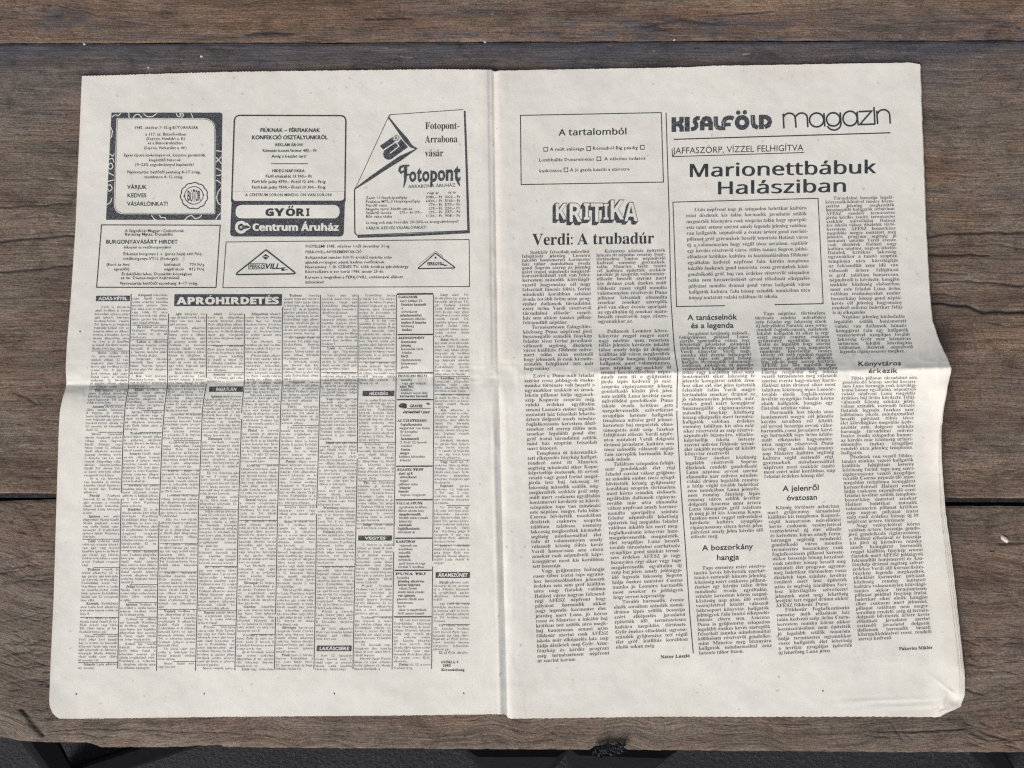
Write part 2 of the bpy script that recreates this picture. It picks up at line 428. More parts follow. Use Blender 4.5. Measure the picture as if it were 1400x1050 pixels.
def page(name, left, parent, off=0.0, grow=(0, 0, 0, 0), step=1.8, label=None):
    nx = int(610 / step); ny = int(885 / step)
    s = np.linspace(0, 1, nx)[None, :]; t = np.linspace(0, 1, ny)[:, None]
    s = np.broadcast_to(s, (ny, nx)); t = np.broadcast_to(t, (ny, nx))
    x0 = 90 if left else 685; x1 = 685 if left else 1290
    xg = x0 + (x1 - x0) * s
    for _ in range(4):
        yt = YT(xg) - grow[0]; yb = YB(xg) + grow[2] + .5 * vnoise(xg / 130, xg * 0 + off * 9e3, 18)
        saw = .85 * (np.abs(((xg / 4.4) % 1) - .5) * 4 - 1) * (.6 + .4 * vnoise(xg / 9, xg * 0 + .5, 21))
        yt = yt + saw * sst(.004, 0, t) * (1.2 if left else .6) + .3 * vnoise(xg / 5, xg * 0, 5)
        yb = yb + saw * .9 * sst(.996, 1, t) + .3 * vnoise(xg / 6, xg * 0 + 9, 6)
        y = yt + (yb - yt) * t
        if left:
            xl = XL(y) - grow[3]; xr = XS(y)
        else:
            xl = XS(y); xr = XR(y) + (grow[1] + .9 * vnoise(y / 110, y * 0 + off * 9e3, 17)) * (.15 + .85 * sst(545, 690, y)) + .35 * vnoise(y / 6, y * 0 + 3, 8)
        xg = xl + (xr - xl) * s
    z = H(xg, y) - off
    dd = np.minimum(np.minimum((xg - xl) if left else (xr - xg), y - yt), yb - y)
    cw, gapc = (96.0, 9.0) if left else (104.0, 8.0)
    gc = ((xg + .055 * y - 20) % (cw + gapc)); inb = (gc < cw) & (y > 150) & (y < 905) & (np.abs(xg - XS(y)) > 34) & (dd > 40)
    blk = vnoise(np.floor((xg + .055 * y - 20) / (cw + gapc)) * 3.7 + .5, y / 70, 44)
    ghost = inb * np.clip(.55 + .9 * blk, 0, 1)
    rim = np.clip(1 - dd / 7.0, 0, 1) ** 2 * .55 * np.clip(.75 + .7 * fbm(xg / 60, y / 60, 30, 2), 0, 1)
    sp = np.abs(xg - XS(y))
    rim = np.maximum(rim, (.40 if not left else .10) * np.exp(-sp / 9) * sst(640, 500, y))
    rim = np.maximum(rim, .30 * np.exp(-dd / 26) * sst(1180, 1290, xg) * (.6 + .4 * vnoise(xg / 20, y / 50, 33)))
    P = unproj(xg.ravel(), y.ravel(), z.ravel())
    per = np.concatenate([np.arange(nx), np.arange(1, ny) * nx + nx - 1, (ny - 1) * nx + np.arange(nx - 2, -1, -1), np.arange(ny - 2, 0, -1) * nx])
    R0 = P[per]; R1 = R0 - np.array([0, 0, .00012]); m = len(per); i0 = len(P) + np.arange(m)    # the cut edge has its own vertices so it stays crisp
    rimf = np.stack([i0, i0 + m, np.roll(i0, -1) + m, np.roll(i0, -1)], -1)
    o = mesh_obj(name, np.concatenate([P, R0, R1]), [grid_faces(nx, ny), rimf], PAPER, parent, smooth=True,
                 attrs={'rim': np.concatenate([rim.ravel(), np.tile(rim.ravel()[per], 2)]), 'ghost': np.concatenate([ghost.ravel(), np.zeros(2 * m)])})
    if label: o['label'] = label
    return o

# ------------------------------------------------------------------ print collector
class Print:
    def __init__(s): s.v, s.l, s.t, s.m, s.n, s.k = [], [], [], [], 0, 0
    def add(s, xy, tri, mat=0, layer=1):
        if not len(tri): return
        s.k += 1
        s.v.append(np.asarray(xy, np.float32)); s.l.append(np.full(len(xy), layer + .02 * (s.k % 23), np.float32))
        s.t.append(np.asarray(tri, np.int32) + s.n); s.m.append(np.full(len(tri), mat, np.int32)); s.n += len(xy)
    def quads(s, A, B, mat=0, layer=1):
        """strip between point rows A and B"""
        n = len(A); i = np.arange(n - 1)
        s.add(np.concatenate([A, B]), np.concatenate([np.stack([i, i + 1, i + n + 1], -1), np.stack([i, i + n + 1, i + n], -1)]), mat, layer)
    def line(s, pts, w, mat=0, layer=1, step=4.0, closed=False):
        p = np.array(pts, float)
        if closed: p = np.concatenate([p, p[:1]])
        seg = np.hypot(*(p[1:] - p[:-1]).T); out = []
        for a, b, L in zip(p[:-1], p[1:], seg):
            n = max(1, int(L / step)); out.append(a + (b - a) * (np.arange(n) / n)[:, None])
        q = np.concatenate(out + [p[-1:]])
        d = q[1:] - q[:-1]; d /= np.maximum(np.hypot(*d.T), 1e-6)[:, None]
        nrm = np.stack([-d[:, 1], d[:, 0]], -1)
        m = np.empty_like(q); m[0], m[-1] = nrm[0], nrm[-1]
        if closed: m[0] = m[-1] = nrm[0] + nrm[-1]
        m[1:-1] = nrm[1:] + nrm[:-1]
        if closed or len(q) > 2:
            rng_ = slice(0, None) if closed else slice(1, -1)
            ln = np.sum(m[rng_] ** 2, 1) / 2
            m[rng_] = m[rng_] / np.maximum(ln, .35)[:, None]
        ww = np.interp(np.linspace(0, 1, len(q)), np.linspace(0, 1, len(w)), w)[:, None] if hasattr(w, '__len__') else w
        s.quads(q + m * ww / 2, q - m * ww / 2, mat, layer)
    def poly(s, pts, mat=0, layer=1, cell=7.0):
        p = [Vector((float(a), float(b), 0)) for a, b in pts]
        tri = np.array(geometry.tessellate_polygon([p]), np.int32)
        xy = np.array([(v.x, v.y) for v in p])
        T = xy[tri]                                                   # split until the pieces are small
        done = []
        for _ in range(14):
            e = np.stack([np.hypot(*(T[:, (k + 1) % 3] - T[:, k]).T) for k in range(3)], 1)
            k = e.argmax(1); big = e.max(1) > cell
            done.append(T[~big]); T = T[big]; k = k[big]
            if not len(T): break
            i = np.arange(len(T)); a = T[i, k]; b = T[i, (k + 1) % 3]; c = T[i, (k + 2) % 3]; m = (a + b) / 2
            T = np.concatenate([np.stack([a, m, c], 1), np.stack([m, b, c], 1)])
        T = np.concatenate(done + [T])
        s.add(T.reshape(-1, 2), np.arange(len(T) * 3).reshape(-1, 3), mat, layer)
    def text(s, t, x, y, size, st='gill', sx=1.0, slope=0.0, mat=0, layer=1, shear=0.0, track=0.0):
        for ch in t:
            v, tr, adv = GL.get((st, ch), GL[(st, 'o')])
            if len(tr):
                gx = x + (v[:, 0] + v[:, 1] * shear) * size * sx
                s.add(np.stack([gx, y - v[:, 1] * size + slope * (gx - x)], -1), tr, mat, layer)
            st_ = (adv + track) * size * sx
            x += st_; y += slope * st_
        return x
    def fit(s, t, x0, x1, y, cap, st='gill', slope=0.0, mat=0, layer=1, shear=0.0, xh=False):
        size = cap / CAPH[st]
        sx = (x1 - x0) / (width(t, st) * size)
        s.text(t, x0, y, size, st, sx, slope, mat, layer, shear)
    def build(s, name, parent, mats=None, label=None):
        xy = np.concatenate(s.v); lay = np.concatenate(s.l); T = np.concatenate(s.t); mt = np.concatenate(s.m)
        for _ in range(7):                                            # print that runs over the fold is cut finer so that it bends with the paper
            Q = xy[T]; ln = np.stack([np.hypot(*(Q[:, (k + 1) % 3] - Q[:, k]).T) for k in range(3)], 1)
            cy = Q[:, :, 1] - YF(Q[:, :, 0])
            big = (ln.max(1) > 1.3) & (np.abs(cy).min(1) < 7)
            if not big.any(): break
            k = ln.argmax(1)[big]; i = np.arange(len(k)); B = T[big]; a, b, c = B[i, k], B[i, (k + 1) % 3], B[i, (k + 2) % 3]
            m = len(xy) + i
            xy = np.concatenate([xy, (xy[a] + xy[b]) / 2]); lay = np.concatenate([lay, (lay[a] + lay[b]) / 2])
            T = np.concatenate([T[~big], np.stack([a, m, c], 1), np.stack([m, b, c], 1)]); mt = np.concatenate([mt[~big], mt[big], mt[big]])
        cz = np.abs(xy[T].mean(1)[:, 1] - YF(xy[T].mean(1)[:, 0]))
        mt = np.where((cz < 1.5) & ((mt == 0) | (mt == 3)) & (np.random.default_rng(1).random(len(mt)) < .7), 4, mt)
        lay = lay + 1.6 * np.exp(-((xy[:, 1] - YF(xy[:, 0])) / 4) ** 2)
        P = unproj(xy[:, 0], xy[:, 1], H(xy[:, 0], xy[:, 1]) + 5e-5 + 4.5e-5 * lay)
        a, b, c = P[T[:, 0]], P[T[:, 1]], P[T[:, 2]]                   # all faces look up
        fl = np.cross(b - a, c - a)[:, 2] < 0
        T[fl] = T[fl][:, ::-1]
        o = mesh_obj(name, P, T, mats or [INK, PAPER, BLEED, INKB, INKL], parent, fmat=mt)
        if label: o['label'] = label
        return o
INKI, WHT, SOL, BOD, LGT = 0, 1, 2, 3, 4

def arc(cx, cy, rx, ry, a0, a1, n=14):
    a = np.radians(np.linspace(a0, a1, n)); return [(cx + rx * math.cos(t), cy - ry * math.sin(t)) for t in a]
def rrect(tl, tr, br, bl, r, n=6):
    """rounded quadrilateral through four corners; r = one radius or four"""
    P = [np.array(p, float) for p in (tl, tr, br, bl)]; r = r if hasattr(r, '__len__') else [r] * 4
    out = []
    for i in range(4):
        p, a, b = P[i], P[i - 1], P[(i + 1) % 4]
        if r[i] <= 0: out.append(tuple(p)); continue
        u = (a - p) / np.linalg.norm(a - p) * r[i]; v = (b - p) / np.linalg.norm(b - p) * r[i]
        for t in np.linspace(0, 1, n):
            out.append(tuple((1 - t) ** 2 * (p + u) + 2 * t * (1 - t) * p + t * t * (p + v)))
    return out

WORDS = """a az egy és hogy nem is van volt meg már csak még mint lesz vagy akkor sem itt most mert ezért amely után között
szövetkezet város község művelődési ház könyvtár tanács elnök gyermekek színház előadás zenekar szerep énekes kórus rendező
Győr Sopron Halászi Kapuvár Csorna megye falu utca ember munka élet idő nap este reggel kultúra zene dráma művész közönség
siker program pályázat kirándulás népművelő esemény kiállítás szakkör gyűjtemény fénykép történelem hagyomány lakosság
fiatalok nyugdíjas iskola tanító szülők közösség vezető feladat lehetőség segítség támogatás forint évente hónap hetente
kerestem találtam mondta kérdezte válaszolt beszélt szerint például természetes mindenki valaki semmi nagyon sokan kevés
jelenleg korábban hamarosan végül először második harmadik szép nagy kis új régi jó rossz fontos érdekes
gondolkodó énekesek előadását megnézték valóban különösen jelentős eredményeket mutatott szereplők közreműködésével
balettkar díszletek jelmezek karmester vezényletével tenorista szoprán drámai hangján felcsendült dallamok Verdi Manrico
Leonóra Luna gróf Azucena cigányasszony bosszúja története színpadon megelevenedik hallgatók soraiban taps nézőtér
népfront képviselője falugyűlésen felszólalt hozzászólásában elmondta javaslatot tett felújítását korszerűsítését megkezdték
ÁFÉSZ téesz dolgozói társadalmi munkában építették bővítették sportpálya óvoda orvosi rendelő buszmegálló járda közvilágítás
bábcsoport foglalkozásain kézműves fazekas hímzés citera néptánc legenda boszorkány hídja Duna ártere kompjárat töltés
honismereti tábor résztvevői levéltár iratai szerint ezerhétszáz esztendő urbárium jobbágyok földesúr temploma harangja
ugyanakkor mindazonáltal természetesen valamennyien bizonyára elsősorban legalább csaknem egyáltalán talán inkább tovább
kedvező kritikus pillanat szándék elképzelés megoldás kérdés válasz gond öröm baj remény cél út lépés jövő múlt jelen""".split()
ADW = """eladó lakás ház kert szoba konyha fürdő garázs telek kocsi Trabant Wartburg Skoda Lada motor alkatrész bútor szekrény heverő
ágy gáz fűtés víz villany központi kétszobás háromszobás összkomfortos Győr Sopron utca út szám ajtó emelet Érdeklődni délután
este hétvégén telefon levélben jelige kiadóba irányár forint készpénz csere bérelnék keresek vennék jó állapotban új használt
kitűnő kevés km. vizsgázott sürgősen olcsón megbízható fiatal házaspár albérlet bejáratú igényes tanuló lány asszony férfi
u. 5. 12. fsz. em. Tel.: 8 órától alatt és a az is van vagy""".split()
def width_of(words, st, size, sx): return [width(w, st) * size * sx for w in words]

def column(pr, L, R, rows, size, words, st='body', sx=1.0, slope=0.0, mat=BOD, first_bold=False):
    """justified lines; rows = [(baseline y at the left edge, kind)], kind: 0 line, 1 indented line, 2 short last line"""
    sp = .26 * size * sx
    for i, (y, kind) in enumerate(rows):
        y = y + random.uniform(-.12, .12)
        x0, x1 = float(L(y)), float(R(y)); ind = 1.6 * size * sx if kind == 1 else 0
        W = x1 - x0 - ind
        if kind == 2: W *= random.uniform(.35, .95)
        line, tot = [], 0.0
        for _ in range(80):
            w = random.choice(words)
            if kind == 1 and not line: w = w.capitalize()
            ww = width(w, st) * size * sx
            if line and random.random() < .13: w2 = w + random.choice(',,.'); w = w2; ww = width(w, st) * size * sx
            if tot + ww > W:
                rem = W - tot                                          # hyphenate or stop
                k = len(w)
                while k > 2 and width(w[:k] + '-', st) * size * sx > rem: k -= 1
                if k > 2 and rem > 2.2 * size * sx:
                    w = w[:k] + '-'; line.append(w); tot += width(w, st) * size * sx + sp
                break
            line.append(w); tot += ww + sp
        if not line: continue
        if kind == 2: line[-1] = line[-1].rstrip(',.-') + '.'
        used = sum(width(w, st) for w in line) * size * sx
        gap = sp if kind == 2 or len(line) < 2 else (W - used) / (len(line) - 1)
        f = 1.0
        if gap > 2.2 * size and len(line) > 1: f = 1.12; gap = (W - used * f) / (len(line) - 1)
        if gap < .12 * size * sx and len(line) > 1: f = (W - .2 * size * sx * (len(line) - 1)) / used; gap = .2 * size * sx
        x = x0 + ind
        for j, w in enumerate(line):
            stw = 'bodyb' if (first_bold and kind == 1 and j == 0) else st
            pr.text(w, x, y + slope * (x - x0), size, stw, sx * f * (1 if stw == st else .97), slope, mat)
            x += width(w, st) * size * sx * f + gap

def rowlist(y0, y1, pitch, para=(6, 14)):
    """baselines from y0 to y1 with paragraphs; pitch = number or function of y"""
    rows, y = [], y0; left = random.randint(*para); k = 1
    while y <= y1:
        p = pitch(y) if callable(pitch) else pitch
        last = y + p > y1
        if left <= 0 or last: rows.append((y, 2)); left = random.randint(*para); k = 1
        else: rows.append((y, k)); k = 0; left -= 1
        y += p
    return rows

# ------------------------------------------------------------------ ground far below the boards
GZ = -0.70
ng = 60
gx, gy = np.meshgrid(np.linspace(-30, 30, ng), np.linspace(-30, 30, ng))
ground = mesh_obj('ground', np.stack([gx.ravel(), gy.ravel(), np.full(ng * ng, GZ)], -1), grid_faces(ng, ng), ASPH)
tag(ground, 'dark speckled asphalt ground below the table', kind='structure')

# ------------------------------------------------------------------ plank table
table = empty('wooden_table', (0, -.05, GZ))
tag(table, 'weathered plank table with dark gaps between wide boards under the newspaper', 'table')

def poly_dist(px, py, pts):
    p = np.array(pts, float); best = np.full(px.shape, 1e9); par = np.zeros(px.shape)
    L = np.concatenate([[0], np.cumsum(np.hypot(*(p[1:] - p[:-1]).T))])
    for k in range(len(p) - 1):
        a, d = p[k], p[k + 1] - p[k]
        t = np.clip(((px - a[0]) * d[0] + (py - a[1]) * d[1]) / (d @ d), 0, 1)
        r = np.hypot(px - a[0] - t * d[0], py - a[1] - t * d[1])
        m = r < best; best = np.where(m, r, best); par = np.where(m, (L[k] + t * L[-1] * 0 + t * (L[k + 1] - L[k])) / L[-1], par)
    return best, par

CRACKS = [  # polyline, half width, depth mm, darkness
    ([(-160, 287), (0, 283), (52, 281.5), (104, 277)], 1.0, .8, .75), ([(-120, 334), (0, 330), (60, 325.5), (130, 319)], 1.2, 1.1, .85),
    ([(-60, 374), (0, 372), (50, 368), (100, 362), (160, 360)], 1.1, 1.0, .8), ([(56, 482), (90, 479), (130, 478)], .8, .5, .6),
    ([(20, 537), (36, 543), (50, 552)], 1.2, .6, .6), ([(0, 470), (22, 466)], .7, .3, .4), ([(40, 240), (80, 247)], .7, .3, .35),
    ([(1230, 330), (1272, 323), (1310, 319), (1400, 318), (1500, 316)], 1.2, 1.0, .85), ([(1240, 352), (1270, 349), (1330, 347.5), (1352, 350)], 1.4, 1.2, .9),
    ([(1262, 338), (1310, 334), (1370, 335), (1400, 341), (1470, 346)], .9, .6, .6), ([(1255, 373), (1290, 372), (1322, 374)], .9, .6, .6),
    ([(1270, 386), (1300, 384), (1350, 386), (1400, 391), (1480, 396)], 1.1, .9, .8), ([(1266, 401), (1290, 402), (1316, 407)], .9, .6, .6),
    ([(1250, 409), (1273, 414), (1320, 418), (1345, 427), (1400, 426), (1480, 428)], 1.7, 1.6, .95), ([(1350, 441), (1372, 446), (1400, 444)], .9, .5, .6),
    ([(1290, 175), (1340, 172), (1400, 176)], .8, .4, .4), ([(1262, 262), (1300, 259), (1330, 263)], .9, .4, .45), ([(1320, 290), (1326, 340)], .8, .3, .3),
    ([(1300, 268), (1325, 300)], .6, .3, .4), ([(1330, 455), (1338, 500), (1341, 560)], .9, .4, .4), ([(1318, 450), (1322, 520)], .7, .3, .3),
    ([(1305, 590), (1330, 640), (1352, 650), (1400, 640)], .8, .3, .35), ([(1290, 480), (1300, 530), (1310, 570)], 2.2, .5, .35),
    # front board
    ([(1366, 743), (1382, 742.5), (1400, 742.5), (1450, 742)], 1.1, .8, .9), ([(1200, 1001), (1246, 1001), (1300, 998.5), (1330, 996)], 1.2, .7, .7),
    ([(1340, 1000), (1370, 1010), (1388, 1017)], 1.2, .6, .65), ([(1326, 1002), (1352, 1012)], .9, .5, .55), ([(1215, 985), (1226, 1002), (1236, 1016)], 1.1, .6, .6),
    ([(1232, 1000), (1248, 1012)], .8, .4, .5), ([(1300, 905), (1345, 912), (1400, 902)], .8, .4, .5), ([(1360, 915), (1400, 925)], .8, .4, .5),
    ([(1302, 706), (1310, 712)], .9, .5, .7), ([(1318, 820), (1345, 826), (1372, 822)], 1.3, .4, .5), ([(1340, 785), (1400, 779)], .8, .3, .35),
    ([(30, 970), (43, 986), (60, 1005)], 2.6, 1.2, .70), ([(18, 690), (46, 716), (62, 742)], 1.0, .5, .5), ([(0, 800), (40, 792), (70, 795)], .9, .4, .45),
    ([(0, 765), (50, 758)], .7, .3, .35), ([(10, 850), (60, 838), (76, 840)], .9, .4, .45), ([(0, 905), (26, 912), (50, 905), (66, 910)], .9, .4, .5),
    ([(0, 880), (36, 882), (62, 876)], .7, .3, .4), ([(5, 935), (48, 928), (64, 934)], 1.0, .4, .5), ([(60, 1000), (120, 996), (240, 1000), (330, 1003)], .8, .4, .5),
    ([(280, 988), (296, 1004), (300, 1018)], .8, .4, .45), ([(860, 1012), (868, 1002), (872, 990)], .8, .3, .35), ([(734, 988), (752, 1000), (771, 1008)], .8, .4, .0),
    # far board
    ([(336, 47.5), (370, 45.2), (404, 45.5)], 1.7, 1.0, .9), ([(500, 27.5), (530, 25.3), (564, 25.4)], 1.4, .9, .85), ([(405, 22), (420, 40)], .7, .3, .4),
    ([(545, 18), (548, 4)], 1.0, .4, .5), ([(980, 22), (1010, 19), (1060, 16)], 1.4, .6, .7), ([(880, 38), (930, 26), (980, 33)], 2.2, .6, .6),
    ([(80, 8), (140, 22), (220, 38)], .8, .3, .4), ([(1120, 14), (1170, 10)], .9, .3, .5), ([(640, 12), (690, 15), (740, 11)], .8, .3, .4),
    ([(1200, 34), (1300, 28), (1400, 31)], 1.0, .3, .4), ([(20, 58), (120, 52), (200, 55)], .8, .3, .35),
]
for k in range(90):                                                    # a scatter of finer checks along the grain
    x = random.uniform(-60, 1460); y = random.choice([random.uniform(2, 54), random.uniform(66, 680), random.uniform(690, 1008), random.uniform(985, 1016)])
    Lc = random.uniform(14, 70); s = random.uniform(-.09, .09)
    CRACKS.append(([(x, y), (x + Lc * .5, y + Lc * s + random.uniform(-1.5, 1.5)), (x + Lc, y + Lc * 1.4 * s)], random.uniform(.4, .8), random.uniform(.15, .4), random.uniform(.25, .6)))
for k in range(34):                                                    # short scratches across the grain
    x = random.choice([random.uniform(0, 100), random.uniform(1290, 1400)]); y = random.uniform(90, 1000)
    a = random.uniform(.3, 1.9); Lc = random.uniform(8, 34)
    CRACKS.append(([(x, y), (x + Lc * .5 * math.cos(a), y + Lc * .5 * math.sin(a)), (x + Lc * math.cos(a) + 2, y + Lc * math.sin(a))], random.uniform(.4, .7), .15, random.uniform(.15, .4)))
for k in range(70):                                                    # short wavy tears in the slanting grain of the front board
    if k < 46: x = random.uniform(-5, 66); y = random.uniform(692, 1000); s = -.22
    else: x = random.uniform(1300, 1400); y = random.uniform(870, 1020); s = random.choice([.3, -.15])
    Lc = random.uniform(8, 34); w = random.uniform(-2.5, 2.5)
    CRACKS.append(([(x, y), (x + Lc * .35, y + Lc * .35 * s + w), (x + Lc * .7, y + Lc * .7 * s - w), (x + Lc, y + Lc * s)], random.uniform(.5, 1.0), random.uniform(.25, .6), random.uniform(.45, .8)))
for k in range(60):                                                    # pits and splinter marks anywhere
    x = random.choice([random.uniform(0, 100), random.uniform(1280, 1400), random.uniform(0, 1400)]); y = random.choice([random.uniform(100, 1010), random.uniform(2, 54)])
    CRACKS.append(([(x, y), (x + random.uniform(1, 5), y + random.uniform(-1, 1))], random.uniform(.7, 1.5), .4, random.uniform(.5, .9)))
KNOTS = [(62, 15, 16, .9), (1350, 822, 10, .6), (40, 317, 4, .8), (8, 371, 5, .6), (1110, 700, 14, .5), (20, 1002, 6, .3)]

def plank(name, ytop, ybot, ztop, thick, xa, xb, dx, dy, stain, warm, slant, mat, parent, edge_r=2.2, label=None, seed=0):
    """a board with a worn, cracked, uneven top; ytop / ybot are its long edges"""
    px = np.arange(xa, xb + dx, dx); nx = len(px)
    ny = int(max(ybot(px) - ytop(px)) / dy) + 2
    t = np.linspace(0, 1, ny)[:, None]
    yt, yb = ytop(px)[None, :], ybot(px)[None, :]
    X = np.broadcast_to(px[None, :], (ny, nx)).copy(); Y = yt + (yb - yt) * t
    Z = np.zeros((ny, nx)); ck = np.zeros((ny, nx))
    for pts, w, dp, dk in CRACKS:
        a = np.array(pts)
        i0, i1 = np.searchsorted(px, [a[:, 0].min() - 8, a[:, 0].max() + 8])
        if i1 <= i0: continue
        ys = Y[:, (i0 + i1) // 2] if i1 < nx else Y[:, i0]
        j = np.nonzero((ys > a[:, 1].min() - 14) & (ys < a[:, 1].max() + 14))[0]
        if not len(j): continue
        sl = (slice(j[0], j[-1] + 1), slice(i0, i1))
        r, u = poly_dist(X[sl] + 0, Y[sl] + 1.1 * vnoise(X[sl] / 13, Y[sl] / 40, 40), pts)
        ww = w * (1.35 if dp > .7 else 1.1) * (.35 + .65 * np.sin(np.clip(u, .02, .98) * math.pi) ** .5) * (1 + .4 * vnoise(X[sl] / 7, Y[sl] / 30, 41))
        f = np.exp(-(r / np.maximum(ww, .3)) ** 2)
        Z[sl] -= dp * 1e-3 * f; ck[sl] = np.maximum(ck[sl], dk * np.exp(-(r / np.maximum(ww * 1.15, .35)) ** 2))
    warp = .0022 * fbm(X / 220, Y / 110, 50 + seed, 3) + slant(X, Y)
    for kx, ky, kr, ks in KNOTS:
        rr = np.hypot((X - kx) / 2.2, Y - ky); warp += ks * .004 * np.exp(-(rr / kr) ** 2) * np.sign(Y - ky) * (1 - np.exp(-np.abs(Y - ky) / 3))
        ck = np.maximum(ck, .55 * np.exp(-(np.hypot((X - kx) / 1.3, Y - ky) / (kr * .32)) ** 2))
    P = unproj(X, Y, np.zeros_like(X))
    grain = np.stack([P[..., 0] + .37 * seed, P[..., 1] + warp + .71 * seed, 0 * X], -1)
    # ridges of worn grain, real relief
    Z += 1.1e-4 * fbm(grain[..., 0] * 14, grain[..., 1] * 420, 60, 3) + 5e-4 * fbm(X / 190, Y / 70, 63, 2) - 6e-4
    e = np.minimum(Y - yt, yb - Y)
    er = edge_r * (1 + .6 * vnoise(X / 30, Y / 400, 66))
    Z -= 1.2e-3 * np.exp(-e / np.maximum(er, .5))
    Z = np.minimum(Z, .35e-3) + ztop
    P = unproj(X, Y, Z)
    top = P.reshape(-1, 3); n = len(top)
    per = np.concatenate([np.arange(nx), np.arange(1, ny) * nx + nx - 1, (ny - 1) * nx + np.arange(nx - 2, -1, -1), np.arange(ny - 2, 0, -1) * nx])
    m = len(per)
    v = [top]; f = [grid_faces(nx, ny)]; gr = [grain.reshape(-1, 3)]
    prev = per
    for k, dz in enumerate((.25, .6, 1.0)):
        ring = top[per].copy(); ring[:, 2] = ztop - thick * dz
        ring[:, 1] += .0006 * vnoise(ring[:, 0] * 60, ring[:, 2] * 300, 70)
        g2 = grain.reshape(-1, 3)[per].copy(); g2[:, 1] += thick * dz
        idx = n + k * m + np.arange(m)
        f.append(np.stack([prev, np.roll(prev, -1), np.roll(idx, -1), idx], -1)[:, ::-1])
        v.append(ring); gr.append(g2); prev = idx
    bot = [int(prev[i]) for i in (0, nx - 1, nx + ny - 2, 2 * nx + ny - 3)]
    f.append(np.array([bot]))
    v = np.concatenate(v); gr = np.concatenate(gr)
    pad = lambda A: np.concatenate([A.ravel(), np.tile(A.ravel()[per], 3)])
    o = mesh_obj(name, v, f, mat, parent, smooth=True,
                 attrs={'grain': gr, 'crack': pad(ck), 'stain': pad(stain(X, Y)), 'warm': pad(warm(X, Y))})
    o.location = -Vector(parent.location)
    if label: o['label'] = label
    return o

XA, XB = -190, 1590
SEAM = tab([(-200, 60.5), (0, 60.3), (300, 59.5), (700, 58), (1100, 56.6), (1400, 56), (1600, 55.5)])
GAPT = tab([(-200, 673), (0, 674.5), (80, 675.5), (500, 678), (1000, 680), (1290, 681), (1400, 681.5), (1600, 682)])
FRONT = tab([(-200, 1000), (-60, 1004), (0, 1008), (12, 1009), (25, 1013), (45, 1014.5), (120, 1015.5), (127, 1017), (138, 1021.5), (230, 1022), (300, 1018.5),
             (310, 1021.5), (420, 1023), (640, 1024.2), (806, 1025), (812, 1021), (830, 1018.5), (846, 1020), (856, 1025), (1000, 1027), (1240, 1028.5), (1400, 1028.5), (1600, 1029)])
def jag(fn, amp, sc, sd): return lambda x: fn(x) + amp * vnoise(np.asarray(x) / sc, np.asarray(x) * 0 + sd, 80) + amp * .5 * vnoise(np.asarray(x) / (sc * .3), np.asarray(x) * 0 + sd, 81)
blot = lambda X, Y, cx, cy, rx, ry, s: np.exp(-(((X - cx) / rx) ** 2 + ((Y - cy) / ry) ** 2)) * np.clip(.6 + .8 * fbm(X / 26, Y / 9, s, 3), 0, 1)
plank('plank', tab([(-200, -170), (1600, -176)]), jag(lambda x: SEAM(x) - .7, .5, 16, 1), .0016, .045, XA, XB, 3.2, 1.25,
      lambda X, Y: np.clip(1.3 * blot(X, Y, 95, 26, 75, 14, 90) + 1.2 * blot(X, Y, 920, 34, 170, 10, 91) + .7 * blot(X, Y, 1330, 40, 160, 14, 88) + .6 * blot(X, Y, 640, 16, 120, 6, 87) + .9 * blot(X, Y, 700, 48, 260, 8, 92) * (Y > 36)
                           + .8 * blot(X, Y, 1000, 54, 320, 6, 93) + .5 * blot(X, Y, 250, 52, 160, 6, 94) + .5 * blot(X, Y, 1190, 22, 120, 10, 95), 0, .95),
      lambda X, Y: np.clip(.72 + .4 * fbm(X / 150, Y / 20, 96, 3), .2, 1), lambda X, Y: 0 * X, WOOD, table, 5.0,
      'warm brown board along the far edge', 0)
plank('plank', jag(lambda x: SEAM(x) + .7, .4, 18, 2), jag(lambda x: GAPT(x), .6, 22, 3), .0004, .045, XA, XB, 3.0, 1.25,
      lambda X, Y: np.clip(1.08 * np.exp(-np.clip(Y - SEAM(X), 0, None) / (30 + 8 * vnoise(X / 90, X * 0, 98))) * (.82 + .25 * fbm(X / 120, Y / 14, 97, 3))
                           + .38 * (1 - sst(70, 230, Y)) * np.clip(.7 + .5 * fbm(X / 90, Y / 30, 99, 3), 0, 1) + .5 * blot(X, Y, 90, 200, 40, 7, 100)
                           + .55 * blot(X, Y, 1330, 262, 80, 8, 101), 0, .96),
      lambda X, Y: np.clip(.12 + .75 * blot(X, Y, 1300, 235, 70, 30, 102) + .5 * blot(X, Y, 1310, 300, 50, 40, 103) + .5 * blot(X, Y, 70, 540, 60, 50, 104) + .5 * blot(X, Y, 1330, 520, 60, 90, 106), 0, .7),
      lambda X, Y: .0009 * vnoise(X / 80, Y / 90, 105), WOOD, table, 1.2, 'widest board with a dark blue stain along its far side', 1)
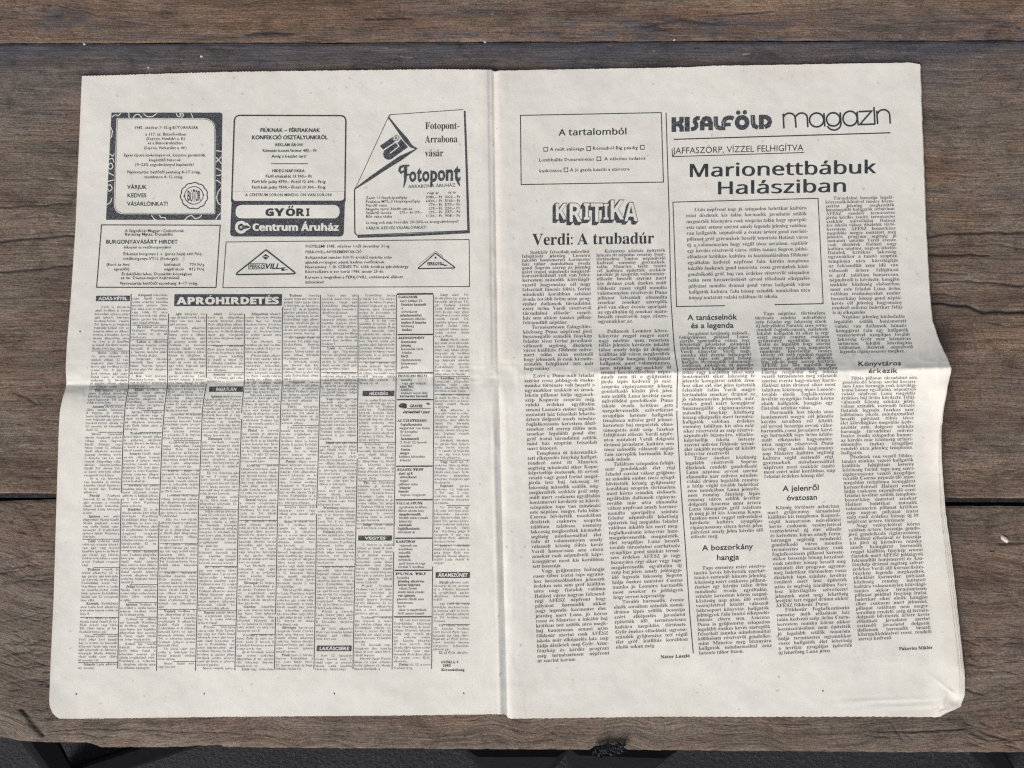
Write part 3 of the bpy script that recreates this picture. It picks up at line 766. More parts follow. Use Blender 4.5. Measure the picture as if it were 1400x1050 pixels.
plank('plank', jag(lambda x: GAPT(x) + 10.5 - 2.5 * sst(0, 80, np.asarray(x)) * (1 - sst(1200, 1290, np.asarray(x))), .7, 24, 4), jag(FRONT, .45, 9, 5), .0002, .042, XA, XB, 3.0, 1.25,
      lambda X, Y: np.clip(.35 * blot(X, Y, 46, 985, 20, 20, 110) + .3 * blot(X, Y, 180, 985, 120, 8, 111), 0, .8),
      lambda X, Y: np.clip(.06 + .45 * blot(X, Y, 780, 1005, 120, 16, 112) + .3 * blot(X, Y, 1340, 860, 60, 60, 113) + .35 * blot(X, Y, 1275, 1003, 10, 6, 114) + .2 * blot(X, Y, 560, 1000, 160, 20, 115), 0, .7),
      lambda X, Y: .010 * np.sin(X / 60.0) * (1 - sst(150, 400, X)) * .35 + .0045 * vnoise(X / 45, Y / 60, 116) + (X - 60) * 2.2e-5 * (1 - sst(100, 320, X)) * 2, WOOD, table, 3.0,
      'front board with a ragged near edge', 2)

def bar(name, a, b, w, h, mat, parent, label=None):
    a, b = Vector(a), Vector(b); d = (b - a).normalized()
    up = Vector((0, 0, 1)) if abs(d.z) < .9 else Vector((0, 1, 0))
    s = d.cross(up).normalized(); u = s.cross(d).normalized()
    prof = [(-1, -.7), (-.7, -1), (.7, -1), (1, -.7), (1, .7), (.7, 1), (-.7, 1), (-1, .7)]
    v = [tuple(p + s * (x * w / 2) + u * (y * h / 2)) for p in (a, b) for x, y in prof]
    q = np.array([[i, (i + 1) % 8, 8 + (i + 1) % 8, 8 + i] for i in range(8)])
    caps = np.array([list(range(7, -1, -1)), list(range(8, 16))])
    o = mesh_obj(name, v, [q, caps], mat, parent); o.location = -Vector(parent.location)
    return o
def gp(x, y, z): return unproj(x, y, z)
TOPZ = -.046
# splayed black steel legs: their feet show past the front edge
for (fx, fy), (tx, ty) in (((86, 1062), (-30, 880)), ((1372, 1056), (1250, 905)), ((80, 1068), (300, 960))):
    f0 = gp(fx, fy, GZ + .012); t0 = gp(tx, ty, TOPZ)
    if ty > 950: t0 = gp(330, 985, GZ + .05)
    bar('leg', f0, t0, .028, .028, STEEL, table)
for tx in (-30, 1250):
    f0 = gp(tx - 90, 420, GZ + .012); bar('leg', f0, gp(tx, 300, TOPZ), .028, .028, STEEL, table)
for x0, x1 in ((671, 741), (789, 864)):                               # two broad dark uprights at the middle of the front
    a = gp((x0 + x1) / 2, 1072, GZ); 
    wdt = (x1 - x0) / FPX * (CAM[2] - GZ) * .97
    bar('upright', (a[0], a[1] + .02, GZ), (a[0] * .55, -.235, TOPZ), wdt, .05, STEEL, table)

# ------------------------------------------------------------------ scraps lying on the boards
def scrap(name, px, py, r, h, label, cat, mat, group=None, sx=1.0, rot=0.0, seed=1, zb=0.0):
    rr = np.random.default_rng(seed)
    rings, nseg = 4, 10
    v = []
    for k in range(rings):
        ph = k / (rings - 1) * math.pi * .5
        for j in range(nseg):
            a = j / nseg * 2 * math.pi; q = math.cos(ph) * (1 + .25 * rr.uniform(-1, 1))
            x, y = q * r * sx * math.cos(a), q * r * math.sin(a)
            v.append((x * math.cos(rot) - y * math.sin(rot), x * math.sin(rot) + y * math.cos(rot), h * math.sin(ph) * (1 + .2 * rr.uniform(-1, 1))))
    f = [[k * nseg + j, k * nseg + (j + 1) % nseg, (k + 1) * nseg + (j + 1) % nseg, (k + 1) * nseg + j] for k in range(rings - 1) for j in range(nseg)]
    base = len(v); 
    o = mesh_obj(name, v, [np.array(f), np.array([[ (rings - 1) * nseg + j for j in range(nseg)]]), np.array([[j for j in range(nseg - 1, -1, -1)]])], mat)
    o.location = gp(px, py, zb)
    return tag(o, label, cat, group)
scrap('paint_chip', 1373.5, 737, .0016, .0010, 'pale pinkish chip lying on the front board near the right edge', 'chip', CHIP, sx=2.1, rot=-.75, seed=3)
for i, (x, y, r, lb) in enumerate([(115.5, 60.5, .0010, 'bright white crumb caught in the far seam above the newspaper\'s left corner'),
                                   (275.5, 77, .0010, 'white crumb midway between far seam and newspaper top on the dark stain'),
                                   (203, 92.5, .0008, 'small white crumb just above the left page\'s top edge'),
                                   (663, 57.5, .0009, 'tiny white crumb on the far seam above the spine of the newspaper'),
                                   (922, 54.5, .0008, 'faint white crumb on the far seam above the right page')]):
    scrap('crumb', x, y, r * .75, .0005, lb, 'crumb', GRIT, 'white crumbs on the dark stained board', sx=1.3, seed=20 + i)
# black frayed tuft hooked on the front edge
tv, tf, tm = [], [], []
rr = np.random.default_rng(4)
for k in range(80):
    cx, cy = rr.uniform(816, 850), rr.normal(1024, 2.0)
    p0 = gp(cx, cy, .0012 + rr.uniform(0, .0014)); a = rr.uniform(0, 6.28); L = rr.uniform(.0015, .004); n0 = len(tv)
    w = rr.uniform(.0004, .0011) if k % 9 else .0004
    for j in range(5):
        t = j / 4; q = p0 + np.array([math.cos(a + 1.8 * t) * L * t, math.sin(a + 1.8 * t) * L * t, .0009 * math.sin(t * 3)])
        for b in range(3):
            tv.append(q + w * np.array([math.cos(b * 2.1 + a), math.sin(b * 2.1 + a) * .6, math.sin(b * 2.1)]))
    for j in range(4):
        for b in range(3):
            tf.append([n0 + j * 3 + b, n0 + j * 3 + (b + 1) % 3, n0 + (j + 1) * 3 + (b + 1) % 3, n0 + (j + 1) * 3 + b]); tm.append(1 if k % 9 == 0 else 0)
o = mesh_obj('thread_tuft', tv, np.array(tf), [LINT, LINTW], fmat=tm)
tag(o, 'black frayed tuft of thread with pale strands on the table\'s front edge', 'tuft')

# ------------------------------------------------------------------ the newspaper
news = empty('newspaper', (0, 0, 0))
tag(news, 'open yellowed newspaper spread with printed columns and a fold across the middle', 'newspaper')
# sheets underneath, each peeking out a little
page('under_sheet', True, news, .00050, (-.4, 0, -1.5, 1.0), 4.5)
page('under_sheet', False, news, .00045, (-1.0, -2.4, -.4, 0), 3.0)
page('under_sheet', False, news, .00090, (-1.6, -.2, .6, 0), 3.0)
page('under_sheet', False, news, .00135, (-2.6, 1.8, 1.6, 0), 3.0)
pageL = page('page', True, news, 0, label='left page with boxed advertisements above ten columns of classified lines')
pageR = page('page', False, news, 0, (0, -5.0, -1.6, 0), label='right page with magazine masthead and five article columns')

# ------------------------------------------------------------------ print on the left page
def fitbox(pr, ch, x0, x1, yt, yb, st, mat=0, layer=1, shear=0.0):
    v, t, _ = GL[(st, ch)]
    a, b = v.min(0), v.max(0)
    sx = (x1 - x0) / (b[0] - a[0]); sy = (yb - yt) / (b[1] - a[1])
    y = yb - (v[:, 1] - a[1]) * sy
    pr.add(np.stack([x0 + (v[:, 0] - a[0]) * sx + shear * (yb - y), y], -1), t, mat, layer)
def squiggle(pr, pts, w=1.1, mat=WHT, layer=2):
    p = np.array(pts, float); t = np.linspace(0, len(p) - 1, 6 * len(p)); i = np.arange(len(p))
    q = np.stack([np.interp(t, i, p[:, 0]), np.interp(t, i, p[:, 1])], -1)
    for _ in range(6): q[1:-1] = (q[:-2] + 2 * q[1:-1] + q[2:]) / 4
    pr.line(q, w, mat, layer, 3)

# furniture fair advertisement
a = Print()
a.poly(rrect((152.4, 154), (304, 154), (301.6, 300.6), (144.8, 300.6), (0, 4, 0, 0)), SOL, 1, 4)
a.poly(rrect((159.3, 161.4), (294.5, 161.6), (294.3, 292.8), (155.2, 292.8), (2, 17, 2, 15)), WHT, 2, 8)
a.line(rrect((160.4, 162.6), (293.3, 162.8), (293.1, 291.6), (156.6, 291.6), (2, 16, 2, 14)), .6, INKI, 3, closed=True)
for p in ([(153, 160), (158, 156), (161, 159), (165, 155)], [(176, 154), (176.5, 161)], [(182, 161), (185, 157), (190, 156), (194, 161)],
          [(196, 155), (200, 159), (208, 160), (214, 155)], [(241, 155), (243, 160), (248, 158), (245, 154.6), (252, 156), (248, 161)], [(261, 155), (264, 161)],
          [(151.5, 174), (154, 180), (152, 188), (148.5, 190)], [(149.5, 210), (154.5, 214), (156, 210)], [(148.5, 218), (154, 216), (155.8, 222)],
          [(148, 226), (152, 222), (155, 228), (151, 232), (148.5, 229)], [(148.5, 236), (155.5, 240)], [(147.5, 248), (155.3, 246)], [(147, 254), (151, 252), (154, 258), (149, 262), (147, 258)],
          [(146, 280), (151, 277), (153, 271)], [(207, 294), (211, 300), (215, 301)], [(218, 294), (220, 298), (226, 297), (227, 301)],
          [(252, 301), (257, 296), (262, 294), (266, 299), (272, 298), (276, 294)], [(295, 300), (298, 295), (303, 290)],
          [(295.5, 206), (303, 207)], [(295, 222), (303, 214)], [(295.4, 215), (303, 224)], [(296, 240), (303, 239)], [(295.6, 246), (303, 251)],
          [(303, 256), (298, 262), (296, 270), (298, 278), (302.4, 280)], [(295.8, 230), (303, 234)]):
    squiggle(a, p, 1.2)
for t, x0, x1, y, c, st in (("1985. október 7–15-ig BÚTORVÁSÁR", 183.6, 271, 176.4, 3.9, 'small'), ("a 117. sz. Bútorboltban", 198.5, 254.6, 185.4, 3.9, 'small'),
        ("(Sopron, Hunfalvi u. 8.)", 199.6, 253, 191.4, 3.9, 'small'), ("és a Bútoráruházban", 201.8, 249.6, 197.4, 3.9, 'small'), ("(Sopron, Várkerület u. 40.)", 196.6, 255.3, 204, 3.9, 'small'),
        ("Egyes típusú szekrénysorok, kárpitos garnitúrák,", 169, 281.8, 214, 4, 'small'), ("kiegészítő bútorok", 203.3, 247, 220.6, 4, 'small'), ("19–26% engedménnyel kaphatók!", 184, 265, 227, 4, 'small'),
        ("Nyitvatartás: hétfőtől péntekig 8–17 óráig,", 173.8, 274.3, 237.2, 4, 'small'), ("szombaton 8–12 óráig.", 197, 250.4, 243.8, 4, 'small'),
        ("VÁRJUK", 174, 200.6, 258.3, 5.4, 'gillb'), ("KEDVES", 173.8, 200, 269.8, 5.4, 'gillb'), ("VÁSÁRLÓINKAT!", 173.8, 229.5, 281.3, 5.4, 'gillb')):
    a.fit(t, x0, x1, y, c, st, 0, INKI, 4)
th = np.linspace(0, 2 * math.pi, 100)[:-1]
rg = 17.2 + 1.5 * np.abs(np.sin(th * 5.5 + .4)) ** .6
a.line(np.stack([265.3 + rg * np.cos(th), 267.7 + rg * .97 * np.sin(th)], -1), 1.3, INKI, 4, 3, True)
a.line([(265 + 12.6 * math.cos(t), 267.2 + 12 * math.sin(t)) for t in th], 1.0, INKI, 4, 3, True)
for k, ch in enumerate('BÚTOR'):
    hh = 6.2 + 2.2 * math.sin((k + .5) / 5 * math.pi)
    fitbox(a, ch, 256.3 + k * 3.65, 259.5 + k * 3.65, 267.6 - hh, 267.6 + hh, 'gillb', INKI, 4)
for x, y in ((251.6, 268.2), (277.8, 266.4)): a.poly(arc(x, y, 1.1, 1.1, 0, 330, 8), INKI, 4)
a.build('advertisement', pageL, label='boxed advertisement in a black squiggled frame with a cogwheel emblem')

# clothing department advertisement
a = Print()
a.poly([(316.7, 273.6), (471.3, 274.4)] + rrect((316, 274), (471.4, 274.4), (469.7, 323.4), (314.3, 323.4), (0, 0, 6, 6))[2:] if False else
       rrect((316.8, 272.0), (471.6, 272.4), (469.7, 323.4), (314.3, 323.4), (0, 0, 6, 6)), SOL, 1, 4)
a.poly(rrect((319.4, 262), (470.6, 262), (470.2, 274.2), (318.2, 274.6), (0, 0, 4.5, 4.5)), WHT, 2, 6)
a.line(rrect((320.4, 157.6), (472.7, 158.2), (471.2, 290), (316.2, 290), (8, 8, 0, 0))[:14] , .01, INKI, 0)
a.line([(316.6, 276)] + rrect((320.4, 157.8), (472.8, 158.2), (471.2, 290), (316.2, 290), (8, 8, 0, 0))[:12] + [(471.4, 276)], 1.7, INKI, 3)
a.poly(rrect((322.2, 280.2), (464.3, 280.2), (464.3, 298.5), (322, 298.5), 9.0, 9), WHT, 2, 6)
for k, (ch, x0, x1) in enumerate((('G', 362.8, 374.4), ('Y', 374.8, 389), ('O', 390.6, 403.4), ('R', 405, 416.2), ('I', 418.6, 423))):
    fitbox(a, ch, x0, x1, 284.9, 295.5, 'sansx', INKI, 4)
for x in (394.6, 398.6): a.line([(x, 284), (x + 1.8, 281.4)], 1.9, INKI, 4)
for o in (-.5, -.17, .17, .5): a.fit("Centrum Áruház", 345 + o, 463 + o, 315.4 + .4 * o, 9.6, 'sansb', 0, WHT, 3)
a.line(arc(329.6, 310.6, 6.4, 6.8, 40, 320, 22), 4.0, WHT, 3, 2)
a.line([(333.2, 306.2), (338, 306.4), (342.6, 310.2)], [4, 3.2, .8], WHT, 4, 2); a.line([(333.2, 315), (337.2, 313.8), (342.6, 311.2)], [4, 2.6, .8], WHT, 4, 2)
for an in (0, 60, 120): a.line([(329.6 - 2.2 * math.cos(math.radians(an)), 310.6 - 2.2 * math.sin(math.radians(an))), (329.6 + 2.2 * math.cos(math.radians(an)), 310.6 + 2.2 * math.sin(math.radians(an)))], .6, WHT, 3)
for t, x0, x1, y, c, st in (("FIÚKNAK – FÉRFIAKNAK", 355.5, 437.5, 180.6, 5.2, 'gillb'), ("KONFEKCIÓ OSZTÁLYUNKRÓL", 344, 447.8, 190.5, 5.3, 'gillb'), ("REKLÁM ÁRON:", 376, 414.5, 200, 4, 'small'),
        ("Kámzsás hosszú farmer 485,– Ft", 358.6, 432.7, 207.8, 4, 'small'), ("Amíg a készlet tart!", 371, 418.7, 215.6, 4, 'small'), ("HIDEG NAPOKRA:", 371.7, 417.5, 235.6, 4.1, 'small'),
        ("Férfi irhakabát 13 900,– Ft", 362.8, 426, 243, 4, 'small'), ("Férfi bőr jacky 4790,– Ft-tól 12 600,– Ft-ig", 344, 444.8, 250.4, 4, 'small'),
        ("Férfi kék jacky 9500,– Ft-tól 10 300,– Ft-ig", 344, 444.8, 258, 4, 'small'), ("A CENTRUM SORON MINDIG ÖN VAN SORON!", 335, 454, 268.4, 4, 'small')):
    a.fit(t, x0, x1, y, c, st, 0, INKI, 4)
a.line([(370.7, 224), (420.5, 224)], .9, INKI, 4)
a.build('advertisement', pageL, label='rounded advertisement with a black foot and white shop lettering')

# photo shop advertisement
a = Print()
a.line([(534, 156.8), (633, 149.8)], .9, INKI); a.line([(531, 159.6), (534, 156.8)], 1.6, INKI)
a.line([(635.2, 151.6), (637, 200), (639, 262), (640.6, 319)], [2.6, 3.4], SOL)
a.line([(488.6, 323.6), (560, 321.4), (642.4, 317.2)], 3.4, SOL)
a.line([(484.6, 258.6), (485, 318), (487.6, 321.6)], 1.5, INKI); a.line([(487.6, 321.6), (640, 315.2)], .9, INKI)
a.line([(530.6, 160.6), (488, 253), (484.8, 259)], .8, INKI)
a.line([(530.8, 160), (549, 184), (562, 200), (569.6, 203.4)], [2.0, 3.4, 6.2, 2.0], SOL); a.line([(570.4, 203), (566, 205.6), (548, 216), (524, 231.5), (485, 258.4)], [1.2, 6.4, 5.4, 4.4, 1.6], SOL)
pt = lambda x, y: (510 + x / 13.13, 150 + y / 13.13)
a.poly([pt(120, 650), pt(350, 490), pt(420, 560), pt(185, 715)], SOL)
a.poly([pt(192, 738), pt(390, 604), pt(450, 590), pt(500, 522), pt(628, 672), pt(330, 885), pt(280, 902), pt(225, 885), pt(190, 842), pt(180, 790)], SOL)
a.line([pt(305, 784), pt(466, 655), pt(420, 590)], 1.3, WHT, 2, 2)
a.poly(arc(*pt(415, 512), 4.6, 4.6, 0, 345, 16), WHT, 2); a.line(arc(*pt(415, 512), 3.6, 3.6, 0, 345, 16), .8, INKI, 3, 3, True); fitbox(a, 'R', pt(395, 0)[0], pt(442, 0)[0], pt(0, 485)[1], pt(0, 540)[1], 'gillb', INKI, 4)
for t, x0, x1, y in (("Fotopont-", 581, 628, 176.6), ("Arrabona", 581, 625.4, 195), ("vásár", 581, 606, 214)):
    a.fit(t, x0, x1, y, 9.2, 'serif', -.012)
a.line([(552.6, 233.5), (548.4, 236.2), (545.8, 233), (547.4, 228.4), (551.5, 227), (559.6, 226.4)], [2.4, 3, 3.2, 3.4, 3, 2.6], SOL, 1, 2)
a.line([(554.4, 228.5), (554, 246), (551.6, 256.5)], [4.6, 4.4, 1.0], SOL, 2); a.line([(554, 239.4), (559.6, 238.6)], 2.4, SOL, 2)
for ch, x0, x1, yt, yb in (('o', 559.2, 569, 234.4, 248.8), ('t', 569.6, 576.4, 229, 249), ('o', 577, 587, 234, 248.6), ('p', 588, 597.4, 233.2, 255.4), ('o', 598, 608.6, 232.6, 247.6), ('n', 609.2, 619.4, 231.6, 247.4), ('t', 620, 629.4, 226.2, 248)):
    fitbox(a, ch, x0, x1, yt, yb, 'gillx', SOL, 1, .02)
a.line([(624.6, 244), (626.6, 250), (628.8, 255)], [4, 3, .6], SOL, 2)
a.fit("ARRABONA ÁRUHÁZ", 558, 622.5, 257.4, 4.4, 'gill', -.035)
for y, t, x1, q in ((272.4, "Zenit 11 fényképezőgép", 557, ("3980,– Ft", "3020,– Ft")), (277.6, "Praktica MTL-3 fényképezőgép", 575, ("6420,– Ft", "5160,– Ft")), (282.7, "Fürdő váza", 529, ("770,– Ft", "599,– Ft")),
                    (287.8, "Negatív tartó 30x40 cm-es", 563.5, ("275,– Ft", "220,– Ft")), (292.9, "Szűkítő lencse", 535, ("295,– Ft", "237,– Ft")), (298, "Bőr vaku táska", 536, ("1130,– Ft", "908,– Ft"))):
    a.fit(t, 500, x1, y, 3.6, 'small', -.012, INKI); a.fit(q[0], 582 if len(q[0]) > 8 else 586, 604.5, y - 1, 3.6, 'small', -.012); a.fit(q[1], 608, 629, y - 1.4, 3.6, 'small', -.012)
a.fit("275,– és 205,–", 546, 578, 292, 3.6, 'small', -.01)
a.fit("régi ár", 584, 600, 265.4, 3.4, 'small'); a.fit("új ár", 612.6, 624, 264.6, 3.4, 'small')
a.fit("és még sok más fotócikk 20–30%-os árengedménnyel!", 500, 627, 306.4, 3.7, 'small', -.016); a.fit("VÁRJUK KEDVES VÁSÁRLÓINKAT!", 500, 583, 314, 3.9, 'small', -.016)
a.build('advertisement', pageL, label='photo shop advertisement drawn as a sheet with a folded corner')

# potato fair advertisement
a = Print()
a.line([(138.7, 307.5), (301, 308), (295.2, 393.2), (132, 392.8)], 1.3, INKI, closed=True)
for t, x0, x1, y, c, st in (("A Szigetközi Magyar–Csehszlovák", 170.5, 251.5, 317.4, 3.9, 'small'), ("Barátság Mgtsz, Dunakiliti", 170.5, 236, 322.2, 3.9, 'small'), ("BURGONYAVÁSÁRT HIRDET", 144.8, 242.9, 333.2, 5.2, 'gillb'),
        ("étkezési és vetőburgonyából", 168.6, 234, 339.8, 3.7, 'small'), ("Étkezési burgonya I. o. (piros héjú) 600 Ft/q", 168.3, 275.2, 349, 3.9, 'small'), ("vetőburgonya VT–I. (Somogyi):", 168, 244.4, 355.5, 3.9, 'small'),
        ("(Boró és Ami", 145, 177, 363.6, 3.9, 'small'), ("kétfrakció", 224.2, 247, 363.6, 3.9, 'small'), ("770 Ft/q", 259, 279, 363.6, 3.9, 'small'), ("egyenlőt)", 155, 177, 369.8, 3.9, 'small'),
        ("négyfrakció", 224.2, 251.5, 369.8, 3.9, 'small'), ("812 Ft/q", 258.5, 279, 369.8, 3.9, 'small'), ("Érdeklődni lehet: Dunakiliti községben", 166, 262.4, 376.5, 3.9, 'small'),
        ("az ún. Dienes-majori bejáratánál.", 165, 246, 381.7, 3.9, 'small'), ("Nyitvatartás hétfőtől szombatig: 8–17 óráig.", 164, 270.7, 389.3, 3.9, 'small')):
    a.fit(t, x0, x1, y, c, st)
a.build('advertisement', pageL, label='thin framed advertisement for a potato fair')

# prize draw advertisement with two triangle emblems
a = Print()
a.line([(309, 330.9), (641.4, 327.6), (641.8, 391.9), (304.6, 393.4)], 1.0, INKI, closed=True)
a.line(rrect((363.3, 341.8), (363.9, 341.8), (405.4, 374.4), (320.8, 375.6), (0, 0, 5, 5)), 1.9, INKI, closed=True)
a.line(rrect((595.0, 346.4), (595.6, 346.4), (623, 366.4), (570.6, 367.4), (0, 0, 3, 3)), 1.5, INKI, closed=True)
a.line([(571.4, 362.4), (595.2, 343.6), (606, 351)], .5, INKI)
a.poly([(358.4, 350.9), (363, 347.4), (368, 351), (363, 355.4)], INKI); a.line([(360.4, 351), (366, 351)], .8, WHT, 3)
a.poly([(593.6, 352.4), (595.4, 350.8), (597.2, 352.4), (595.4, 354)], INKI)
a.line([(339.8, 360.6), (362, 360.4), (362, 367.6), (339.8, 367.9)], .7, INKI, closed=True)
a.fit("PERKO", 341, 361.4, 366.9, 5.2, 'gillb'); a.fit("VILL", 361.6, 382, 367.5, 7.2, 'gillx', 0, INKI, 1, .28)
a.poly([(379, 366.6), (391, 365.6), (386.6, 368.4), (394, 368.6), (386, 370.6), (383.6, 369), (385.8, 367.8)], INKI, 2)
a.fit("PERKOVILL", 583.6, 607, 361.8, 3.4, 'gillx', 0, INKI, 1, .2); a.line([(584, 362.6), (610, 362.4)], .6, INKI); a.poly([(606, 361.8), (613.4, 362.6), (607, 364)], INKI, 2)
for t, x0, x1, y in (("FIGYELEM! 1985. október 1-től december 31-ig", 417.5, 532.3, 338.8), ("PERKOVILL-NYEREMÉNYAKCIÓ", 417.5, 495, 346.5), ("Boltjainkban minden 500 Ft értékű vásárlás után", 417.3, 535.7, 354),
        ("ajándéksorsjegyet adunk kedves vevőinknek.", 417, 527, 360.5), ("Nyeremény: 1 db SZÍNES TV, több értékes ajándéktárgy", 416.9, 558.6, 366.9), ("Kisorsolására is sor kerül 1986. január 25-én.", 416.9, 525.4, 373.3),
        ("Keresse a megyében a PERKOVILL emblémával ellátott", 416.9, 551, 381), ("üzleteinket!", 416.9, 443, 387.6)):
    a.fit(t, x0, x1, y, 3.9, 'small', -.004)
a.build('advertisement', pageL, label='wide framed advertisement with a triangle emblem at either side')

# classified columns
BY = [404, 480, 520, 530, 545, 560, 600, 700, 800, 915]
BX = [[132, 179.3, 231, 282.5, 334, 386, 438, 489.5, 541.8, 592.5, 643], [125, 177, 229, 281.8, 333.7, 385.7, 437.8, 489.3, 541.6, 592.7, 643],
      [124, 176, 229, 282, 334, 385.8, 437.7, 489.3, 541.4, 593, 643], [122.5, 175.4, 228.5, 281.3, 333.4, 385.4, 437.5, 489.3, 541.3, 593, 643],
      [119.6, 172.6, 226.3, 278.6, 331.6, 384.3, 436.9, 489, 541, 593, 643], [118, 170.5, 224.5, 276.6, 330.4, 383.5, 436.4, 488.8, 540.9, 592.8, 643],
      [116, 168, 221.4, 275, 329.2, 382.4, 435.7, 488.6, 540.6, 592.5, 643], [113.5, 165, 217.5, 271, 325.6, 379.3, 432.6, 487, 539, 592, 643],
      [111, 163.2, 215.4, 270, 324, 377.4, 431.4, 484.6, 537.5, 591, 643], [106, 160.6, 213.8, 267.2, 321, 375, 429, 482.4, 535.9, 590, 642]]
BX = np.array(BX, float)
def sep(k, o=0.0): return lambda y: np.interp(y, BY, BX[:, k]) + o
pitchL = lambda y: float(np.interp(y, [404, 505, 520, 528, 556, 575, 920], [4.72, 4.72, 4.5, 4.15, 4.2, 4.68, 4.68]))
def sepline(pr, k, y0, y1):
    f = sep(k); ys = np.arange(y0, y1, 4.0)
    brk = random.uniform(y0 + 40, y1 - 40)
    for lo, hi in ((y0, brk - 1.5), (brk + 1.5, y1)):
        yy = ys[(ys >= lo) & (ys <= hi)]
        if len(yy) > 1: pr.line(np.stack([f(yy), yy], -1), .95, INKI, 2)
def ads(pr, k, y0, y1):
    """classified lines from y0 to y1 with thin rules between the entries"""
    y = y0; L, R = sep(k, 1.5 if k else 0), sep(k + 1, -1.4)
    while y < y1:
        n = random.randint(4, 13)
        rows = []
        for i in range(n):
            if y > y1: break
            rows.append((y, 1 if i == 0 else (2 if i == n - 1 else 0))); y += pitchL(y)
        if not rows: break
        if len(rows) > 1: rows[-1] = (rows[-1][0], 2)
        column(pr, L, R, rows, 4.75, ADW, 'light', 1.04, 0.0, LGT, first_bold=random.random() < .5)
        if random.random() < .55 and y < y1 - 5:
            yr = y - pitchL(y) + 1.9 + (1.6 if random.random() < .5 else 0)
            pr.line([(L(yr) + (random.uniform(8, 24) if random.random() < .4 else 0), yr), (R(yr) + 1, yr)], .55, INKI, 2)
            y += 1.2
def bar_heading(pr, x0, x1, y0, y1, t, tx=4):
    pr.poly([(x0, y0), (x1, y0 - .2), (x1 - .3, y1), (x0 - .3, y1)], SOL, 2, 4)
    pr.fit(t, x0 + tx, x1 - tx, y1 - 1.7, y1 - y0 - 3.0, 'gillx', 0, WHT, 4, .12)
starts = [421.5, 405, 431, 431, 431, 405.5, 405.5, 405.5, 0, 404.5]
for k in range(10):
    a = Print()
    spans = [(starts[k], 917)]
    if k == 3: spans = [(431, 523), (543.5, 917)]
    if k == 7: spans = [(405.5, 529), (549, 727), (746.5, 917)]
    if k == 6: spans = [(405.5, 877), (898, 917)]
    if k == 9: spans = [(404.5, 775), (798, 896)]
    if k == 8: spans = [(849.5, 917)]
    for s0, s1 in spans: ads(a, k, s0, s1)
    if k == 8:
        heads = [(402, 457, "GARÁZSOR"), (458, 509.5, "ÁRENGEDMÉNY"), (510, 546, "FIGYELEM HELYI"), (571, 637, "AZ ÜZLETEKBEN"), (638, 683, "SZÁSZI TEST"), (684, 735.5, "VÁLLALATUNK"), (736.5, 779.5, "KÁRPITOS"), (780.5, 843, "DUNA TEJ")]
        for y0, y1, hd in heads:
            L, R = sep(8, 2.6), sep(9, -2)
            a.line([(L(y1 + .6) - 1, y1 + .6), (R(y1 + .6) + 1, y1 + .4)], 1.5, INKI, 2)
            y = y0 + 5.6
            a.fit(hd, L(y), L(y) + (42 if hd == "DUNA TEJ" else min(40, 3.3 * len(hd))), y, 3.1, 'bodyb', 0, INKI)
            y += 5.4
            while y < y1 - 2:
                x = L(y) + random.choice([2.5, 4, 4, 5]); w = random.choice(ADW + WORDS)
                lim = R(y) - 3; bold = random.random() < .3
                while x < lim - 8:
                    if x + width(w, 'body') * 4.75 > lim: break
                    x = a.text(w, x, y, 4.75, 'bodyb' if bold else 'body', 1, 0, BOD) + 1.4
                    if random.random() < .45: break
                    w = random.choice(ADW)
                y += pitchL(y) + .2
        a.line([(542.5, 402.2), (592, 401.8)], 2.0, INKI, 2)
        a.poly([(544.5, 555), (548, 551.6), (553, 551.4), (556, 553), (556, 558.2), (552, 558.6), (548, 557.4)], SOL, 2)
        a.line(arc(547.2, 555.2, 2.2, 1.7, 0, 340, 10), .5, INKI, 2, 2, True)
        a.fit("GRAVER", 560.4, 577.6, 556.8, 3.6, 'gillx', 0, INKI, 1, .15); a.line([(556, 558.5), (589, 558.4)], .6, INKI); a.poly([(582.5, 550.8), (586, 551.4), (588.6, 553.4), (584, 553)], INKI, 2)
        a.fit("üzlethálózat", 550.8, 587, 565, 3.6, 'gillx', 0, INKI, 1, .2)
    if k == 9:
        for t, x0, x1, y in (("GYŐRI Á. V.", 603, 628, 907), ("1985.", 605, 617, 911.6), ("Kirendeltség", 603, 635, 917.4)):
            a.fit(t, x0, x1, y, 3.2, 'bodyb', 0, INKI)
    if 0 < k: sepline(a, k, {1: 402, 2: 429, 3: 429, 4: 429, 5: 420}.get(k, 403), 918)
    a.build('text_column', pageL)
for x0, x1, y0, y1, t in ((131.2, 177.6, 404.6, 411.8, "ADÁS-VÉTEL"), (286, 332, 528.6, 535.8, "INGATLAN"), (495.8, 539.2, 534.6, 541.6, "HÁZASSÁG"), (489.8, 535.8, 732.4, 739.2, "VEGYES"), (433, 480.6, 883, 890.4, "LAKÁSCSERE"), (595.6, 642.6, 782.4, 790.2, "ÁRAMSZÜNET")):
    a = Print(); bar_heading(a, x0, x1, y0, y1, t, 9 if t in ("VEGYES", "INGATLAN", "HÁZASSÁG") else 3.5); a.build('section_heading', pageL)
a = Print()
a.poly([(238.4, 402.4), (385.4, 402.2), (385, 418), (238, 418.6)], SOL, 2, 4)
a.fit("APRÓHIRDETÉS", 242, 381.6, 415.8, 9.6, 'sansx', -.003, WHT, 4)
a.build('section_heading', pageL, label='largest black bar with white capitals over the classified columns')
for x, y in ((104, 949), (279, 948.6), (457, 948.4), (634, 948), (109.4, 453.4)):
    a = Print()
    a.poly(arc(x, y, .9, 1.3, 0, 320, 7), INKI); a.line([(x - .6, y - 1.4), (x + .8, y + 1)], .6, INKI, 2)
    a.build('ink_mark', pageL)

